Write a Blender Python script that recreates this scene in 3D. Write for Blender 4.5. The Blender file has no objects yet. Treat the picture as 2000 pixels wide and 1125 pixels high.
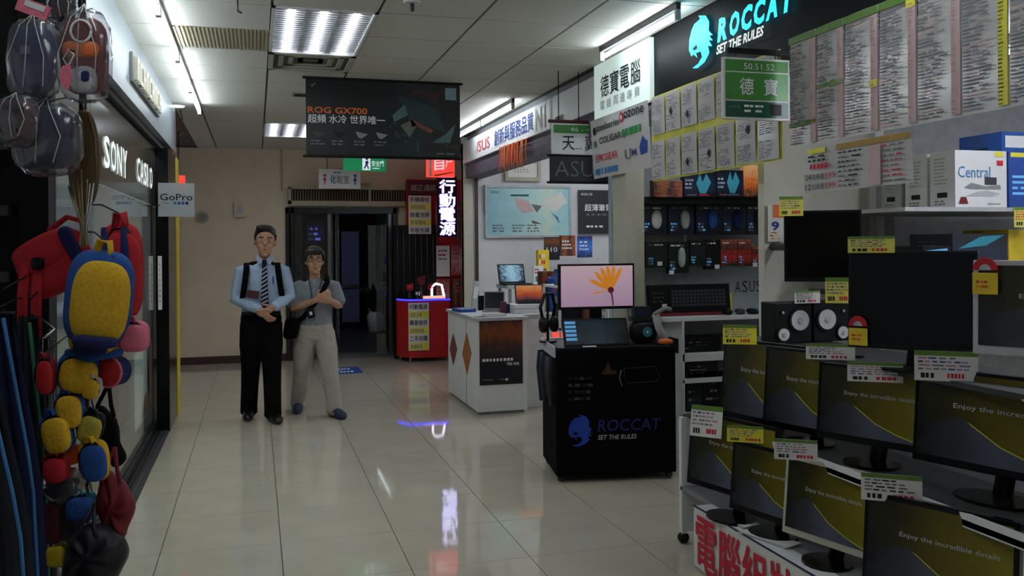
import bpy, bmesh, math, random
from mathutils import Vector as V
rnd = random.Random(7)
SC = bpy.context.scene
COL = SC.collection

# ------------------------------------------------------------------ camera, world, exposure
CAM_H, FPX, ROLL = 1.566, 1720.0, 0.008
YAW = math.atan(501 / FPX)
PP = (1000.0, 481.0)
FW = V((math.sin(YAW), math.cos(YAW), 0)); R0 = V((math.cos(YAW), -math.sin(YAW), 0)); U0 = V((0, 0, 1))
RT = R0 * math.cos(ROLL) - U0 * math.sin(ROLL); UP = U0 * math.cos(ROLL) + R0 * math.sin(ROLL)
CAM = V((0, 0, CAM_H))
cd = bpy.data.cameras.new('camera'); cam = bpy.data.objects.new('camera', cd); COL.objects.link(cam)
cd.sensor_width = 36.0; cd.lens = 36.0 * FPX / 2000.0; cd.shift_y = -(562.5 - PP[1]) / 2000.0; cd.clip_start = 0.05
from mathutils import Matrix
m3 = Matrix((RT, UP, -FW)).transposed()
cam.matrix_world = Matrix.Translation(CAM) @ m3.to_4x4()
SC.camera = cam
wd = bpy.data.worlds.new('world'); SC.world = wd; wd.use_nodes = True
wd.node_tree.nodes['Background'].inputs[0].default_value = (0.85, 0.92, 1.0, 1)
wd.node_tree.nodes['Background'].inputs[1].default_value = 0.25
SC.view_settings.view_transform = 'Standard'; SC.view_settings.look = 'None'
SC.view_settings.gamma = 1.0; SC.view_settings.use_curve_mapping = False
SC.view_settings.exposure = -0.08
TUBE_POWER = 28.0

# ------------------------------------------------------------------ pixel helpers (points on real planes)
def ray(u, v): return FW + RT * ((u - PP[0]) / FPX) + UP * ((PP[1] - v) / FPX)
def onX(u, v, x): d = ray(u, v); return CAM + d * (x / d.x)
def onY(u, v, y): d = ray(u, v); return CAM + d * (y / d.y)
def onZ(u, v, z): d = ray(u, v); return CAM + d * ((z - CAM_H) / d.z)
def atD(u, v, t): return CAM + ray(u, v) * t

# ------------------------------------------------------------------ materials
MATS = {}
def lin(c): c /= 255.0; return c / 12.92 if c <= 0.04045 else ((c + 0.055) / 1.055) ** 2.4
def mat(name, rgb, rough=0.5, metal=0.0, emit=0.0, var=0.12, scale=14.0, bump=0.0, alpha=1.0, trans=0.0, spec=0.5, coat=0.0, ecol=None, bdist=0.01):
    m = bpy.data.materials.new(name); m.use_nodes = True
    nt = m.node_tree; b = nt.nodes['Principled BSDF']
    c = [lin(x) for x in rgb]
    b.inputs['Roughness'].default_value = rough; b.inputs['Metallic'].default_value = metal
    b.inputs['Specular IOR Level'].default_value = spec
    b.inputs['Coat Weight'].default_value = coat
    if var > 0 or bump > 0:
        tc = nt.nodes.new('ShaderNodeTexCoord'); n = nt.nodes.new('ShaderNodeTexNoise')
        n.inputs['Scale'].default_value = scale; n.inputs['Detail'].default_value = 4
        nt.links.new(tc.outputs['Object'], n.inputs['Vector'])
        r = nt.nodes.new('ShaderNodeValToRGB'); e = r.color_ramp.elements
        e[0].position = 0.3; e[1].position = 0.72
        e[0].color = (*[max(0, x * (1 - var)) for x in c], 1); e[1].color = (*[min(1, x * (1 + var)) for x in c], 1)
        nt.links.new(n.outputs['Fac'], r.inputs['Fac']); nt.links.new(r.outputs['Color'], b.inputs['Base Color'])
        if bump > 0:
            bp = nt.nodes.new('ShaderNodeBump'); bp.inputs['Strength'].default_value = bump; bp.inputs['Distance'].default_value = bdist
            nt.links.new(n.outputs['Fac'], bp.inputs['Height']); nt.links.new(bp.outputs['Normal'], b.inputs['Normal'])
    else:
        b.inputs['Base Color'].default_value = (*c, 1)
    if emit > 0:
        b.inputs['Emission Color'].default_value = (*([lin(x) for x in ecol] if ecol else c), 1)
        b.inputs['Emission Strength'].default_value = emit
    if trans > 0: b.inputs['Transmission Weight'].default_value = trans; b.inputs['IOR'].default_value = 1.45
    if alpha < 1: b.inputs['Alpha'].default_value = alpha
    MATS[name] = m
    return m
def clear_mat(name, tint, gloss, rough=0.03, density=0.0):
    """thin clear sheet: see-through mixed with a gloss reflection (fresnel) and a little diffuse film"""
    m = bpy.data.materials.new(name); m.use_nodes = True; nt = m.node_tree; nt.nodes.clear()
    o = nt.nodes.new('ShaderNodeOutputMaterial'); t = nt.nodes.new('ShaderNodeBsdfTransparent'); g = nt.nodes.new('ShaderNodeBsdfGlossy')
    t.inputs[0].default_value = (*[lin(x) for x in tint], 1); g.inputs['Roughness'].default_value = rough
    fr = nt.nodes.new('ShaderNodeFresnel'); ge = nt.nodes.new('ShaderNodeNewGeometry'); io = nt.nodes.new('ShaderNodeMath'); io.operation = 'MULTIPLY_ADD'; io.inputs[1].default_value = 1 / 1.45 - 1.45; io.inputs[2].default_value = 1.45; nt.links.new(ge.outputs['Backfacing'], io.inputs[0]); nt.links.new(io.outputs[0], fr.inputs[0])
    ma = nt.nodes.new('ShaderNodeMath'); ma.operation = 'MULTIPLY_ADD'; ma.inputs[1].default_value = 1.0; ma.inputs[2].default_value = gloss; ma.use_clamp = True
    nt.links.new(fr.outputs[0], ma.inputs[0])
    mx = nt.nodes.new('ShaderNodeMixShader'); nt.links.new(ma.outputs[0], mx.inputs[0]); nt.links.new(t.outputs[0], mx.inputs[1]); nt.links.new(g.outputs[0], mx.inputs[2])
    last = mx
    if density > 0:
        d = nt.nodes.new('ShaderNodeBsdfDiffuse'); d.inputs[0].default_value = (.75, .77, .8, 1)
        m2 = nt.nodes.new('ShaderNodeMixShader'); m2.inputs[0].default_value = density
        nt.links.new(mx.outputs[0], m2.inputs[1]); nt.links.new(d.outputs[0], m2.inputs[2]); last = m2
    nt.links.new(last.outputs[0], o.inputs[0]); MATS[name] = m
    return m
def ramp_mat(name, axis, stops, rough=0.3, noise=0.0, nscale=3.0, spec=0.5, emit=0.0):
    """printed picture: colour ramp along the object's own bounding box, broken up by noise"""
    m = bpy.data.materials.new(name); m.use_nodes = True; nt = m.node_tree; b = nt.nodes['Principled BSDF']
    b.inputs['Roughness'].default_value = rough; b.inputs['Specular IOR Level'].default_value = spec
    tc = nt.nodes.new('ShaderNodeTexCoord'); s = nt.nodes.new('ShaderNodeSeparateXYZ'); nt.links.new(tc.outputs['Generated'], s.inputs[0])
    r = nt.nodes.new('ShaderNodeValToRGB'); e = r.color_ramp.elements
    while len(e) < len(stops): e.new(0.5)
    for k, (p, c) in enumerate(stops): e[k].position = p; e[k].color = (*[lin(x) for x in c], 1)
    src = s.outputs['XYZ'.index(axis)]
    if noise:
        n = nt.nodes.new('ShaderNodeTexNoise'); n.inputs['Scale'].default_value = nscale; n.inputs['Detail'].default_value = 6
        nt.links.new(tc.outputs['Generated'], n.inputs['Vector'])
        a = nt.nodes.new('ShaderNodeMath'); a.operation = 'MULTIPLY_ADD'; a.inputs[1].default_value = noise; a.inputs[2].default_value = -noise / 2
        nt.links.new(n.outputs['Fac'], a.inputs[0]); q = nt.nodes.new('ShaderNodeMath'); nt.links.new(a.outputs[0], q.inputs[0]); nt.links.new(src, q.inputs[1]); src = q.outputs[0]
    nt.links.new(src, r.inputs[0]); nt.links.new(r.outputs[0], b.inputs['Base Color'])
    if emit: nt.links.new(r.outputs[0], b.inputs['Emission Color']); b.inputs['Emission Strength'].default_value = emit
    MATS[name] = m
    return m

# ------------------------------------------------------------------ mesh helpers
class Fr:
    """frame: origin, right, up; the third axis (right x up) points at the viewer of the face"""
    def __init__(s, o, r=(1, 0, 0), u=(0, 1, 0)):
        s.o = V(o); s.r = V(r).normalized(); s.u = V(u).normalized(); s.n = s.r.cross(s.u).normalized()
    def p(s, x, y, z=0): return s.o + s.r * x + s.u * y + s.n * z
    def at(s, x, y, z=0): return Fr(s.p(x, y, z), s.r, s.u)
W = Fr((0, 0, 0))
def faceY(L, T, Rr, B, y):
    o = onY(L, B, y); f = Fr(o, (1, 0, 0), (0, 0, 1)); f.w = onY(Rr, B, y).x - o.x; f.h = onY(L, T, y).z - o.z; return f
def faceX(L, T, Rr, B, x):
    o = onX(L, B, x); f = Fr(o, (0, -1, 0), (0, 0, 1)); f.w = o.y - onX(Rr, B, x).y; f.h = onX(L, T, x).z - o.z; return f
def faceXl(L, T, Rr, B, x):
    o = onX(L, B, x); f = Fr(o, (0, 1, 0), (0, 0, 1)); f.w = onX(Rr, B, x).y - o.y; f.h = onX(L, T, x).z - o.z; return f

TXT = {}
def text_shape(s, bold):
    k = (s, bold)
    if k not in TXT:
        c = bpy.data.curves.new('t', 'FONT'); c.body = s; c.size = 1; c.resolution_u = 2; c.offset = bold; c.fill_mode = 'FRONT'
        o = bpy.data.objects.new('t', c); COL.objects.link(o)
        dg = bpy.context.evaluated_depsgraph_get(); me = bpy.data.meshes.new_from_object(o.evaluated_get(dg))
        vs = [(v.co.x, v.co.y) for v in me.vertices]; fs = [tuple(p.vertices) for p in me.polygons]
        bpy.data.objects.remove(o); bpy.data.curves.remove(c); bpy.data.meshes.remove(me)
        if not vs: vs = [(0, 0), (1, 0), (1, 1)]; fs = []
        x0 = min(v[0] for v in vs); x1 = max(v[0] for v in vs); y0 = min(v[1] for v in vs); y1 = max(v[1] for v in vs)
        TXT[k] = ([((x - x0) / max(1e-6, x1 - x0), (y - y0) / max(1e-6, y1 - y0)) for x, y in vs], fs)
    return TXT[k]

class MB:
    def __init__(s): s.v = []; s.f = []; s.m = []; s.mats = []; s.sm = []
    def mi(s, m):
        if m not in s.mats: s.mats.append(m)
        return s.mats.index(m)
    def add(s, vs, fs, m, smooth=False):
        k = len(s.v); s.v.extend(V(v) for v in vs); i = s.mi(m)
        for f in fs: s.f.append(tuple(k + j for j in f)); s.m.append(i); s.sm.append(smooth)
        return s
    def quad(s, f, x0, y0, x1, y1, m, z=0.0): return s.add([f.p(x0, y0, z), f.p(x1, y0, z), f.p(x1, y1, z), f.p(x0, y1, z)], [(0, 1, 2, 3)], m)
    def poly(s, f, pts, m, z=0.0): return s.add([f.p(x, y, z) for x, y in pts], [tuple(range(len(pts)))], m)
    def box(s, f, x0, y0, z0, x1, y1, z1, m):
        vs = [f.p(x, y, z) for x in (x0, x1) for y in (y0, y1) for z in (z0, z1)]
        return s.add(vs, [(0, 1, 3, 2), (4, 6, 7, 5), (0, 4, 5, 1), (2, 3, 7, 6), (0, 2, 6, 4), (1, 5, 7, 3)], m)
    def prism(s, f, pts, z0, z1, m):
        n = len(pts); vs = [f.p(x, y, z0) for x, y in pts] + [f.p(x, y, z1) for x, y in pts]
        fs = [tuple(range(n - 1, -1, -1)), tuple(range(n, 2 * n))] + [(i, (i + 1) % n, n + (i + 1) % n, n + i) for i in range(n)]
        return s.add(vs, fs, m)
    def text(s, f, t, x, y, w, h, m, z=0.0, bold=0.0, shear=0.0, slope=0.0):
        if any(ord(c) > 0x2e80 for c in t):      # heavy strokes for Chinese glyphs: the same glyph laid over itself, slightly shifted
            vs, fs = text_shape(t, 0.0); k = bold * h * 0.55
            for i, (dx, dy) in enumerate(((0, 0), (k, 0), (-k, 0), (0, k), (0, -k)) if bold > 0 else ((0, 0),)):
                s.add([f.p(x + a * w + b * h * shear + dx, y + b * h + a * w * slope + dy, z + i * 0.0001) for a, b in vs], fs, m)
            return s
        vs, fs = text_shape(t, bold)
        return s.add([f.p(x + a * w + b * h * shear, y + b * h + a * w * slope, z) for a, b in vs], fs, m)
    def tube(s, f, pts, rad, m, n=8, ref=None, smooth=True, cap=True):
        P = [f.p(*p) for p in pts]; L = len(P); vs = []; fs = []
        if not isinstance(rad, (list, tuple)): rad = [rad] * L
        prev = None
        def ring(c, a, b, ra, rb):
            k = len(vs); vs.extend(c + a * (math.cos(6.28319 * i / n) * ra) + b * (math.sin(6.28319 * i / n) * rb) for i in range(n)); return k
        rows = []
        for i in range(L):
            t = (P[min(i + 1, L - 1)] - P[max(i - 1, 0)]); t = t.normalized() if t.length > 1e-9 else V((0, 0, 1))
            a = V(ref) if ref else (prev if prev else (V((1, 0, 0)) if abs(t.x) < 0.8 else V((0, 1, 0))))
            a = a - t * a.dot(t); a = a.normalized() if a.length > 1e-6 else t.orthogonal().normalized(); prev = a
            b = t.cross(a); r = rad[i]; ra, rb = (r if isinstance(r, (list, tuple)) else (r, r))
            if cap and i == 0:
                rows.append(ring(P[0] - t * min(ra, rb) * 0.45, a, b, ra * 0.6, rb * 0.6))
            rows.append(ring(P[i], a, b, ra, rb))
            if cap and i == L - 1:
                rows.append(ring(P[i] + t * min(ra, rb) * 0.45, a, b, ra * 0.6, rb * 0.6))
        for q in range(len(rows) - 1):
            A, B = rows[q], rows[q + 1]
            for i in range(n): j = (i + 1) % n; fs.append((A + i, A + j, B + j, B + i))
        fs.append(tuple(rows[0] + i for i in range(n - 1, -1, -1))); fs.append(tuple(rows[-1] + i for i in range(n)))
        return s.add(vs, fs, m, smooth)
    def ring_loop(s, f, pts, rad, m, n=6): return s.tube(f, pts + [pts[0]], rad, m, n, cap=False)
    def blob(s, f, c, r, m, e=1.0, e2=None, nu=16, nv=10, fn=None):
        e2 = e2 or e; vs = []; fs = []
        pw = lambda x, k: math.copysign(abs(x) ** k, x)
        for j in range(nv + 1):
            th = -math.pi / 2 + math.pi * j / nv
            for i in range(nu):
                ph = 6.283185 * i / nu
                q = [c[0] + r[0] * pw(math.cos(th), e) * pw(math.cos(ph), e2), c[1] + r[1] * pw(math.sin(th), e), c[2] + r[2] * pw(math.cos(th), e) * pw(math.sin(ph), e2)]
                if fn: q = fn(*q)
                vs.append(f.p(*q))
        for j in range(nv):
            for i in range(nu): k = (i + 1) % nu; fs.append((j * nu + i, (j + 1) * nu + i, (j + 1) * nu + k, j * nu + k))
        return s.add(vs, fs, m, True)
    def disc(s, f, x, y, r, m, z=0.0, n=20, ry=None): return s.poly(f, [(x + r * math.cos(6.28319 * i / n), y + (ry or r) * math.sin(6.28319 * i / n)) for i in range(n)], m, z)
    def cyl(s, f, x, y, r, z0, z1, m, n=20): return s.prism(f, [(x + r * math.cos(6.28319 * i / n), y + r * math.sin(6.28319 * i / n)) for i in range(n)], z0, z1, m)
    def rows(s, f, x0, y0, x1, y1, n, cols, fill=0.45, words=(2, 5), z=0.001):
        """lines of small print"""
        dy = (y1 - y0) / n
        for i in range(n):
            yy = y1 - (i + 0.5) * dy; x = x0; k = rnd.randint(*words); ends = sorted(rnd.uniform(0, 1) for _ in range(k))
            tot = rnd.uniform(0.65, 1.0) * (x1 - x0)
            for q in range(k):
                wq = tot / k * rnd.uniform(0.55, 0.9)
                s.quad(f, x, yy - dy * fill / 2, min(x1, x + wq), yy + dy * fill / 2, rnd.choice(cols), z); x += tot / k
        return s
    def mesh(s, name, origin, bevel=0.0):
        me = bpy.data.meshes.new(name); me.from_pydata([v - origin for v in s.v], [], s.f)
        for m in s.mats: me.materials.append(MATS[m])
        for p, i, q in zip(me.polygons, s.m, s.sm): p.material_index = i; p.use_smooth = q
        if bevel:
            bm = bmesh.new(); bm.from_mesh(me); bmesh.ops.bevel(bm, geom=bm.edges[:], offset=bevel, segments=2, affect='EDGES', profile=0.6, clamp_overlap=True); bm.to_mesh(me); bm.free()
        me.update()
        return me
    def build(s, name, parent=None, label=None, cat=None, group=None, kind=None, bevel=0.0, union=0.0, smooth=0):
        lo = [min(v[i] for v in s.v) for i in range(3)]; hi = [max(v[i] for v in s.v) for i in range(3)]
        org = V(((lo[0] + hi[0]) / 2, (lo[1] + hi[1]) / 2, lo[2]))
        o = bpy.data.objects.new(name, s.mesh(name, org, bevel)); COL.objects.link(o)
        if union:
            md = o.modifiers.new('r', 'REMESH'); md.mode = 'VOXEL'; md.voxel_size = union; md.use_smooth_shade = True
            if smooth: sm = o.modifiers.new('s', 'SMOOTH'); sm.iterations = smooth; sm.factor = 0.5
            dg = bpy.context.evaluated_depsgraph_get(); me = bpy.data.meshes.new_from_object(o.evaluated_get(dg))
            old = o.data; o.modifiers.clear(); o.data = me; bpy.data.meshes.remove(old)
            if not me.materials: me.materials.append(MATS[s.mats[0]])
            for p in me.polygons: p.use_smooth = True
        if parent: o.parent = parent; o.location = org - wloc(parent)
        else: o.location = org
        tag(o, label, cat, group, kind)
        return o
def wloc(o):
    l = V(o.location)
    while o.parent: o = o.parent; l += V(o.location)
    return l
def tag(o, label=None, cat=None, group=None, kind=None):
    for k, v in (('label', label), ('category', cat), ('group', group), ('kind', kind)):
        if v: o[k] = v
    return o
def thing(name, label, cat, loc, group=None, kind=None):
    o = bpy.data.objects.new(name, None); COL.objects.link(o); o.location = V(loc); o.empty_display_size = 0.05
    return tag(o, label, cat, group, kind)
def dup(root, delta, label=None):
    r = root.copy(); COL.objects.link(r); r.location = V(root.location) + V(delta)
    if label: r['label'] = label
    for ch in [c for c in root.children]:
        c = ch.copy(); COL.objects.link(c); c.parent = r
        for g in ch.children: d = g.copy(); COL.objects.link(d); d.parent = c
    return r
def pieces(name, base_mb, parent, spots):
    """alike pieces that share one mesh: base built round spots[0]"""
    first = base_mb.build(name, parent)
    for d in spots[1:]:
        o = first.copy(); COL.objects.link(o); o.location = V(first.location) + (V(d) - V(spots[0])); 
    return first
# ------------------------------------------------------------------ material list
mat('tile', (194, 186, 168), 0.045, var=0.05, scale=3, spec=0.75); mat('grout', (70, 64, 56), 0.8)
mat('ceil', (205, 203, 194), 0.9, var=0.03, scale=60, bump=0.15); mat('ceil_gap', (95, 92, 86), 0.9); mat('white_wall', (214, 214, 216), 0.75, var=0.03)
mat('cream_wall', (222, 204, 180), 0.8, var=0.04, scale=4); mat('panel_wall', (206, 203, 192), 0.7, var=0.05, scale=5); mat('brown_base', (62, 40, 36), 0.5)
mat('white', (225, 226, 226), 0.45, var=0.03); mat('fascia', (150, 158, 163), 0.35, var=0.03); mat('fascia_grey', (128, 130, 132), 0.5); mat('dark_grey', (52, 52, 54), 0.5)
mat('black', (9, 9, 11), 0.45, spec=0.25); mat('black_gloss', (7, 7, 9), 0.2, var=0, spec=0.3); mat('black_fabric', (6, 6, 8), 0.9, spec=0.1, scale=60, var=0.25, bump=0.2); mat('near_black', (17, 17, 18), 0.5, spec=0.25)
mat('steel', (150, 150, 152), 0.25, 0.9, var=0.05); mat('dark_steel', (70, 72, 74), 0.22, 0.8, var=0.08); mat('chrome', (220, 220, 222), 0.08, 1.0, var=0)
mat('beige_post', (186, 182, 164), 0.6, var=0.05); mat('grey', (135, 136, 138), 0.5); mat('light_grey', (180, 182, 184), 0.5)
mat('tube_light', (235, 248, 255), emit=TUBE_POWER, var=0); mat('troffer_light', (240, 246, 255), emit=TUBE_POWER * 0.8, var=0); mat('shop_tube', (240, 246, 255), emit=60, var=0); mat('shop_tube_dim', (240, 246, 255), emit=34, var=0); mat('lobby_lamp', (225, 235, 255), emit=45, var=0); mat('puck_light', (240, 248, 255), emit=6, var=0)
mat('reflector', (215, 218, 222), 0.3, 0.6, var=0.02); mat('vent_beige', (170, 162, 138), 0.6); mat('vent_grey', (172, 170, 160), 0.55)
mat('yellow', (226, 196, 40), 0.6); mat('red', (190, 22, 26), 0.45); mat('blue', (28, 70, 150), 0.6); mat('orange', (228, 110, 40), 0.6); mat('green', (30, 140, 70), 0.5)
mat('plush_yellow', (226, 178, 40), 0.95, scale=90, var=0.12, bump=0.35); mat('plush_blue', (40, 84, 158), 0.95, scale=90, var=0.15, bump=0.35); mat('plush_red', (190, 30, 40), 0.8, scale=50, var=0.12, bump=0.15)
mat('plush_pink', (226, 120, 140), 0.95, scale=90, var=0.1, bump=0.3); mat('plush_navy', (26, 34, 88), 0.9, scale=60, var=0.15, bump=0.2); mat('plush_teal', (60, 150, 170), 0.95, scale=80, bump=0.3)
mat('deep_red', (120, 20, 30), 0.7, scale=25, var=0.2, bump=0.2); mat('maroon', (84, 32, 44), 0.7, var=0.2); mat('brown', (96, 72, 36), 0.55, var=0.2, scale=8); mat('olive_plush', (186, 172, 70), 0.95, scale=80, bump=0.3)
mat('foil', (205, 208, 210), 0.18, 0.85, scale=22, var=0.3, bump=0.9); mat('string', (190, 188, 182), 0.7); mat('chain', (120, 106, 70), 0.35, 0.7)
mat('navy_cloth', (18, 24, 66), 0.9, scale=8, var=0.3, bump=0.3); mat('charcoal_cloth', (30, 36, 44), 0.9, scale=8, var=0.3, bump=0.3); mat('piping_blue', (58, 120, 176), 0.7); mat('piping_green', (40, 110, 72), 0.7)
mat('ink', (20, 20, 24), 0.7, var=0); mat('ink_grey', (112, 114, 118), 0.8, var=0); mat('ink_red', (205, 40, 60), 0.8, var=0); mat('ink_blue', (40, 60, 140), 0.8, var=0); mat('ink_pink', (206, 176, 176), 0.8, var=0)
mat('paper', (224, 222, 216), 0.6, var=0.03); mat('paper_film', (198, 194, 192), 0.16, var=0.04, spec=0.7); mat('paper_yellow', (222, 214, 90), 0.4, var=0.08, spec=0.6); mat('paper_green', (96, 132, 52), 0.4, var=0.15)
mat('label_yellow', (232, 222, 60), 0.4, var=0.05); mat('white_print', (235, 235, 235), 0.6, var=0); mat('sign_green', (70, 142, 60), 0.35, var=0.1, scale=5); mat('sign_green_dark', (22, 84, 64), 0.35)
mat('led_cyan', (40, 215, 245), emit=2.2, var=0); mat('led_white', (235, 235, 255), emit=2.6, var=0); mat('led_violet', (150, 130, 255), emit=1.2, var=0); mat('led_blue', (40, 40, 255), emit=4.0, var=0); mat('led_red', (255, 70, 60), emit=1.0, var=0)
mat('light_box', (222, 240, 234), emit=0.42, var=0); mat('exit_green', (20, 150, 90), emit=0.35, var=0); mat('exit_white', (225, 235, 245), emit=0.7, var=0); mat('letter_lit', (235, 244, 240), emit=0.75, var=0)
mat('roccat_blue', (16, 62, 170), 0.6, var=0.05); mat('roccat_dim', (18, 30, 110), 0.7, var=0); mat('beam_purple', (90, 82, 98), 0.6)
mat('skin', (196, 146, 116), 0.6, var=0.06, scale=30); mat('hair', (18, 16, 16), 0.55, scale=120, var=0.3, bump=0.4); mat('shirt_blue', (172, 192, 218), 0.85, scale=7, var=0.06, bump=0.7, bdist=0.05); mat('tee_grey', (136, 142, 148), 0.9, scale=7, var=0.06, bump=0.7, bdist=0.05)
mat('trouser_black', (9, 9, 12), 0.9, spec=0.1, scale=7, var=0.15, bump=0.7, bdist=0.06); mat('trouser_beige', (172, 164, 154), 0.9, scale=7, var=0.06, bump=0.7, bdist=0.06); mat('shoe_black', (14, 14, 16), 0.3); mat('shoe_navy', (36, 52, 76), 0.7); mat('lip', (150, 86, 76), 0.6, var=0); mat('eye_dark', (20, 16, 14), 0.2, var=0)
mat('wood_orange', (170, 96, 40), 0.5, scale=20, var=0.2); mat('wood_red', (120, 60, 52), 0.5, scale=20, var=0.2)
mat('speaker_cone', (205, 205, 205), 0.5, var=0.03); mat('lens_teal', (30, 110, 120), 0.15, emit=0.05); mat('screen_off', (5, 5, 6), 0.25, var=0, spec=0.2)
clear_mat('glass', (238, 242, 240), 0.03); clear_mat('dark_glass', (60, 58, 54), 0.12); clear_mat('film', (236, 236, 240), 0.06, 0.12, 0.07); clear_mat('door_glass', (190, 200, 200), 0.07)
clear_mat('acrylic', (200, 210, 205), 0.02, 0.2, 0.5)
ramp_mat('olive_screen', 'Y', [(0, (132, 122, 26)), (0.45, (92, 82, 14)), (0.8, (46, 44, 18)), (1, (28, 30, 28))], 0.25, 0.35, 3.0, 0.35)
ramp_mat('flower_screen', 'Z', [(0, (186, 150, 180)), (1, (206, 176, 186))], 0.3, 0.3, 2, emit=0.42)
ramp_mat('rog_print', 'X', [(0, (8, 10, 14)), (0.5, (11, 14, 18)), (0.72, (22, 38, 42)), (0.85, (28, 18, 18)), (1, (8, 9, 12))], 0.45, 0.5, 4)
ramp_mat('sky_poster', 'X', [(0, (138, 190, 200)), (0.5, (180, 218, 220)), (0.75, (206, 226, 210)), (1, (150, 208, 218))], 0.4, 0.5, 4)
ramp_mat('space_poster', 'Z', [(0, (16, 16, 20)), (0.35, (24, 28, 40)), (0.6, (60, 46, 44)), (0.8, (120, 66, 24)), (1, (24, 40, 50))], 0.35, 0.6, 5)
ramp_mat('game_box', 'X', [(0, (30, 20, 16)), (0.35, (160, 90, 40)), (0.6, (30, 24, 30)), (1, (170, 90, 60))], 0.35, 0.9, 7)
ramp_mat('fire_box', 'Z', [(0, (60, 20, 12)), (0.5, (226, 120, 50)), (1, (240, 190, 130))], 0.35, 1.0, 8)
ramp_mat('blue_pack', 'Z', [(0, (10, 12, 20)), (0.5, (20, 40, 70)), (1, (14, 16, 24))], 0.3, 0.8, 6)
ramp_mat('green_pack', 'Z', [(0, (10, 26, 18)), (0.5, (14, 34, 24)), (1, (12, 14, 14))], 0.35, 0.9, 6)
ramp_mat('red_pack', 'Z', [(0, (20, 40, 26)), (0.4, (190, 40, 34)), (0.7, (30, 40, 26)), (1, (200, 90, 60))], 0.35, 1.2, 8)
ramp_mat('laptop_orange', 'Z', [(0, (60, 30, 60)), (0.5, (200, 90, 40)), (1, (220, 150, 90))], 0.3, 0.6, 4, emit=0.3)
ramp_mat('laptop_city', 'X', [(0, (20, 40, 60)), (0.5, (150, 190, 210)), (1, (40, 60, 80))], 0.3, 1.2, 7, emit=0.35)
ramp_mat('dark_screen', 'X', [(0, (10, 14, 18)), (0.5, (22, 44, 52)), (1, (10, 14, 18))], 0.2, 0.9, 5, emit=0.3)
ramp_mat('blue_poster', 'Z', [(0, (12, 20, 60)), (0.5, (60, 120, 210)), (1, (20, 30, 90))], 0.4, 1.0, 6)
ramp_mat('red_poster', 'Z', [(0, (150, 50, 46)), (0.5, (196, 150, 140)), (1, (160, 40, 40))], 0.4, 0.9, 5)
ramp_mat('pink_panel', 'Z', [(0, (196, 150, 130)), (0.5, (230, 190, 180)), (1, (220, 190, 200))], 0.4, 0.6, 5, emit=0.12)

FLOOR_X = [-0.483 + 0.6 * k for k in range(-2, 10)]
YB, ZC, XL, XR = 12.65, 2.936, -0.74, 2.5
# ------------------------------------------------------------------ floor of polished tiles
b = MB(); b.box(W, -4, -3.2, -0.12, 6.6, 19, -0.006, 'grout'); floor = b.build('floor', kind='structure')
spots = [(x, -2.36 + 0.6 * j, 0) for x in FLOOR_X for j in range(26)]
t = MB(); x0, y0, _ = spots[0]; t.box(W, x0 + .0022, y0 + .0012, -0.006, x0 + .5978, y0 + .5988, 0, 'tile'); pieces('floor_tile', t, floor, spots)
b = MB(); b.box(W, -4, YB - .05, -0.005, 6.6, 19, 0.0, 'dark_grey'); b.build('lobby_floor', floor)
# ------------------------------------------------------------------ ceiling of lay-in panels
b = MB(); b.box(W, -4, -3.2, ZC + .012, 6.6, 19, ZC + .1, 'ceil_gap'); ceil = b.build('ceiling', kind='structure')
CX = [-0.5, 0.1, 0.7, 1.3, 1.9]; CY = [5.15 + 0.6 * k for k in range(-12, 13)]
taken = [(0.1, 5.15), (0.1, 5.75), (0.1, 6.35), (0.1, 9.95), (0.1, 10.55), (0.1, 0.35), (0.1, 0.95), (-0.5, 5.75)]
spots = [(x, y, 0) for x in CX for y in CY if not any(abs(x - a) < .1 and abs(y - c) < .1 for a, c in taken)]
t = MB(); x0, y0, _ = spots[0]; t.box(W, x0 + .008, y0 + .006, ZC, x0 + .592, y0 + .594, ZC + .012, 'ceil'); pieces('ceiling_panel', t, ceil, spots)
spots = [(-1.1, y, 0) for y in CY]; t = MB(); t.box(W, -0.74, CY[0] + .006, ZC, -0.508, CY[0] + .594, ZC + .012, 'ceil'); pieces('edge_panel', t, ceil, spots)
# ------------------------------------------------------------------ walls
b = MB(); b.box(W, -1.6, YB, 0, 0.40, YB + .15, ZC, 'cream_wall'); b.box(W, .40, YB, 2.13, 4.2, YB + .15, ZC, 'cream_wall'); b.box(W, 1.98, YB, 0, 4.2, YB + .15, 2.13, 'cream_wall'); b.build('wall_back', kind='structure')
b = MB(); b.box(W, -1.6, YB - .018, 0, 0.40, YB - .001, .10, 'brown_base'); b.build('baseboard_back', kind='structure', bevel=.003)
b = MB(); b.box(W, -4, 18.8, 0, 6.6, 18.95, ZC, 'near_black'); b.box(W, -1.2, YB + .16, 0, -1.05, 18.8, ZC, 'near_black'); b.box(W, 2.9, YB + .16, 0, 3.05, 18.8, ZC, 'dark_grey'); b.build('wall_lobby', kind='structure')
b = MB(); b.box(W, -4, -3.2, 0, 6.6, -3.05, ZC, 'cream_wall'); b.build('wall_behind', kind='structure')
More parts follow.
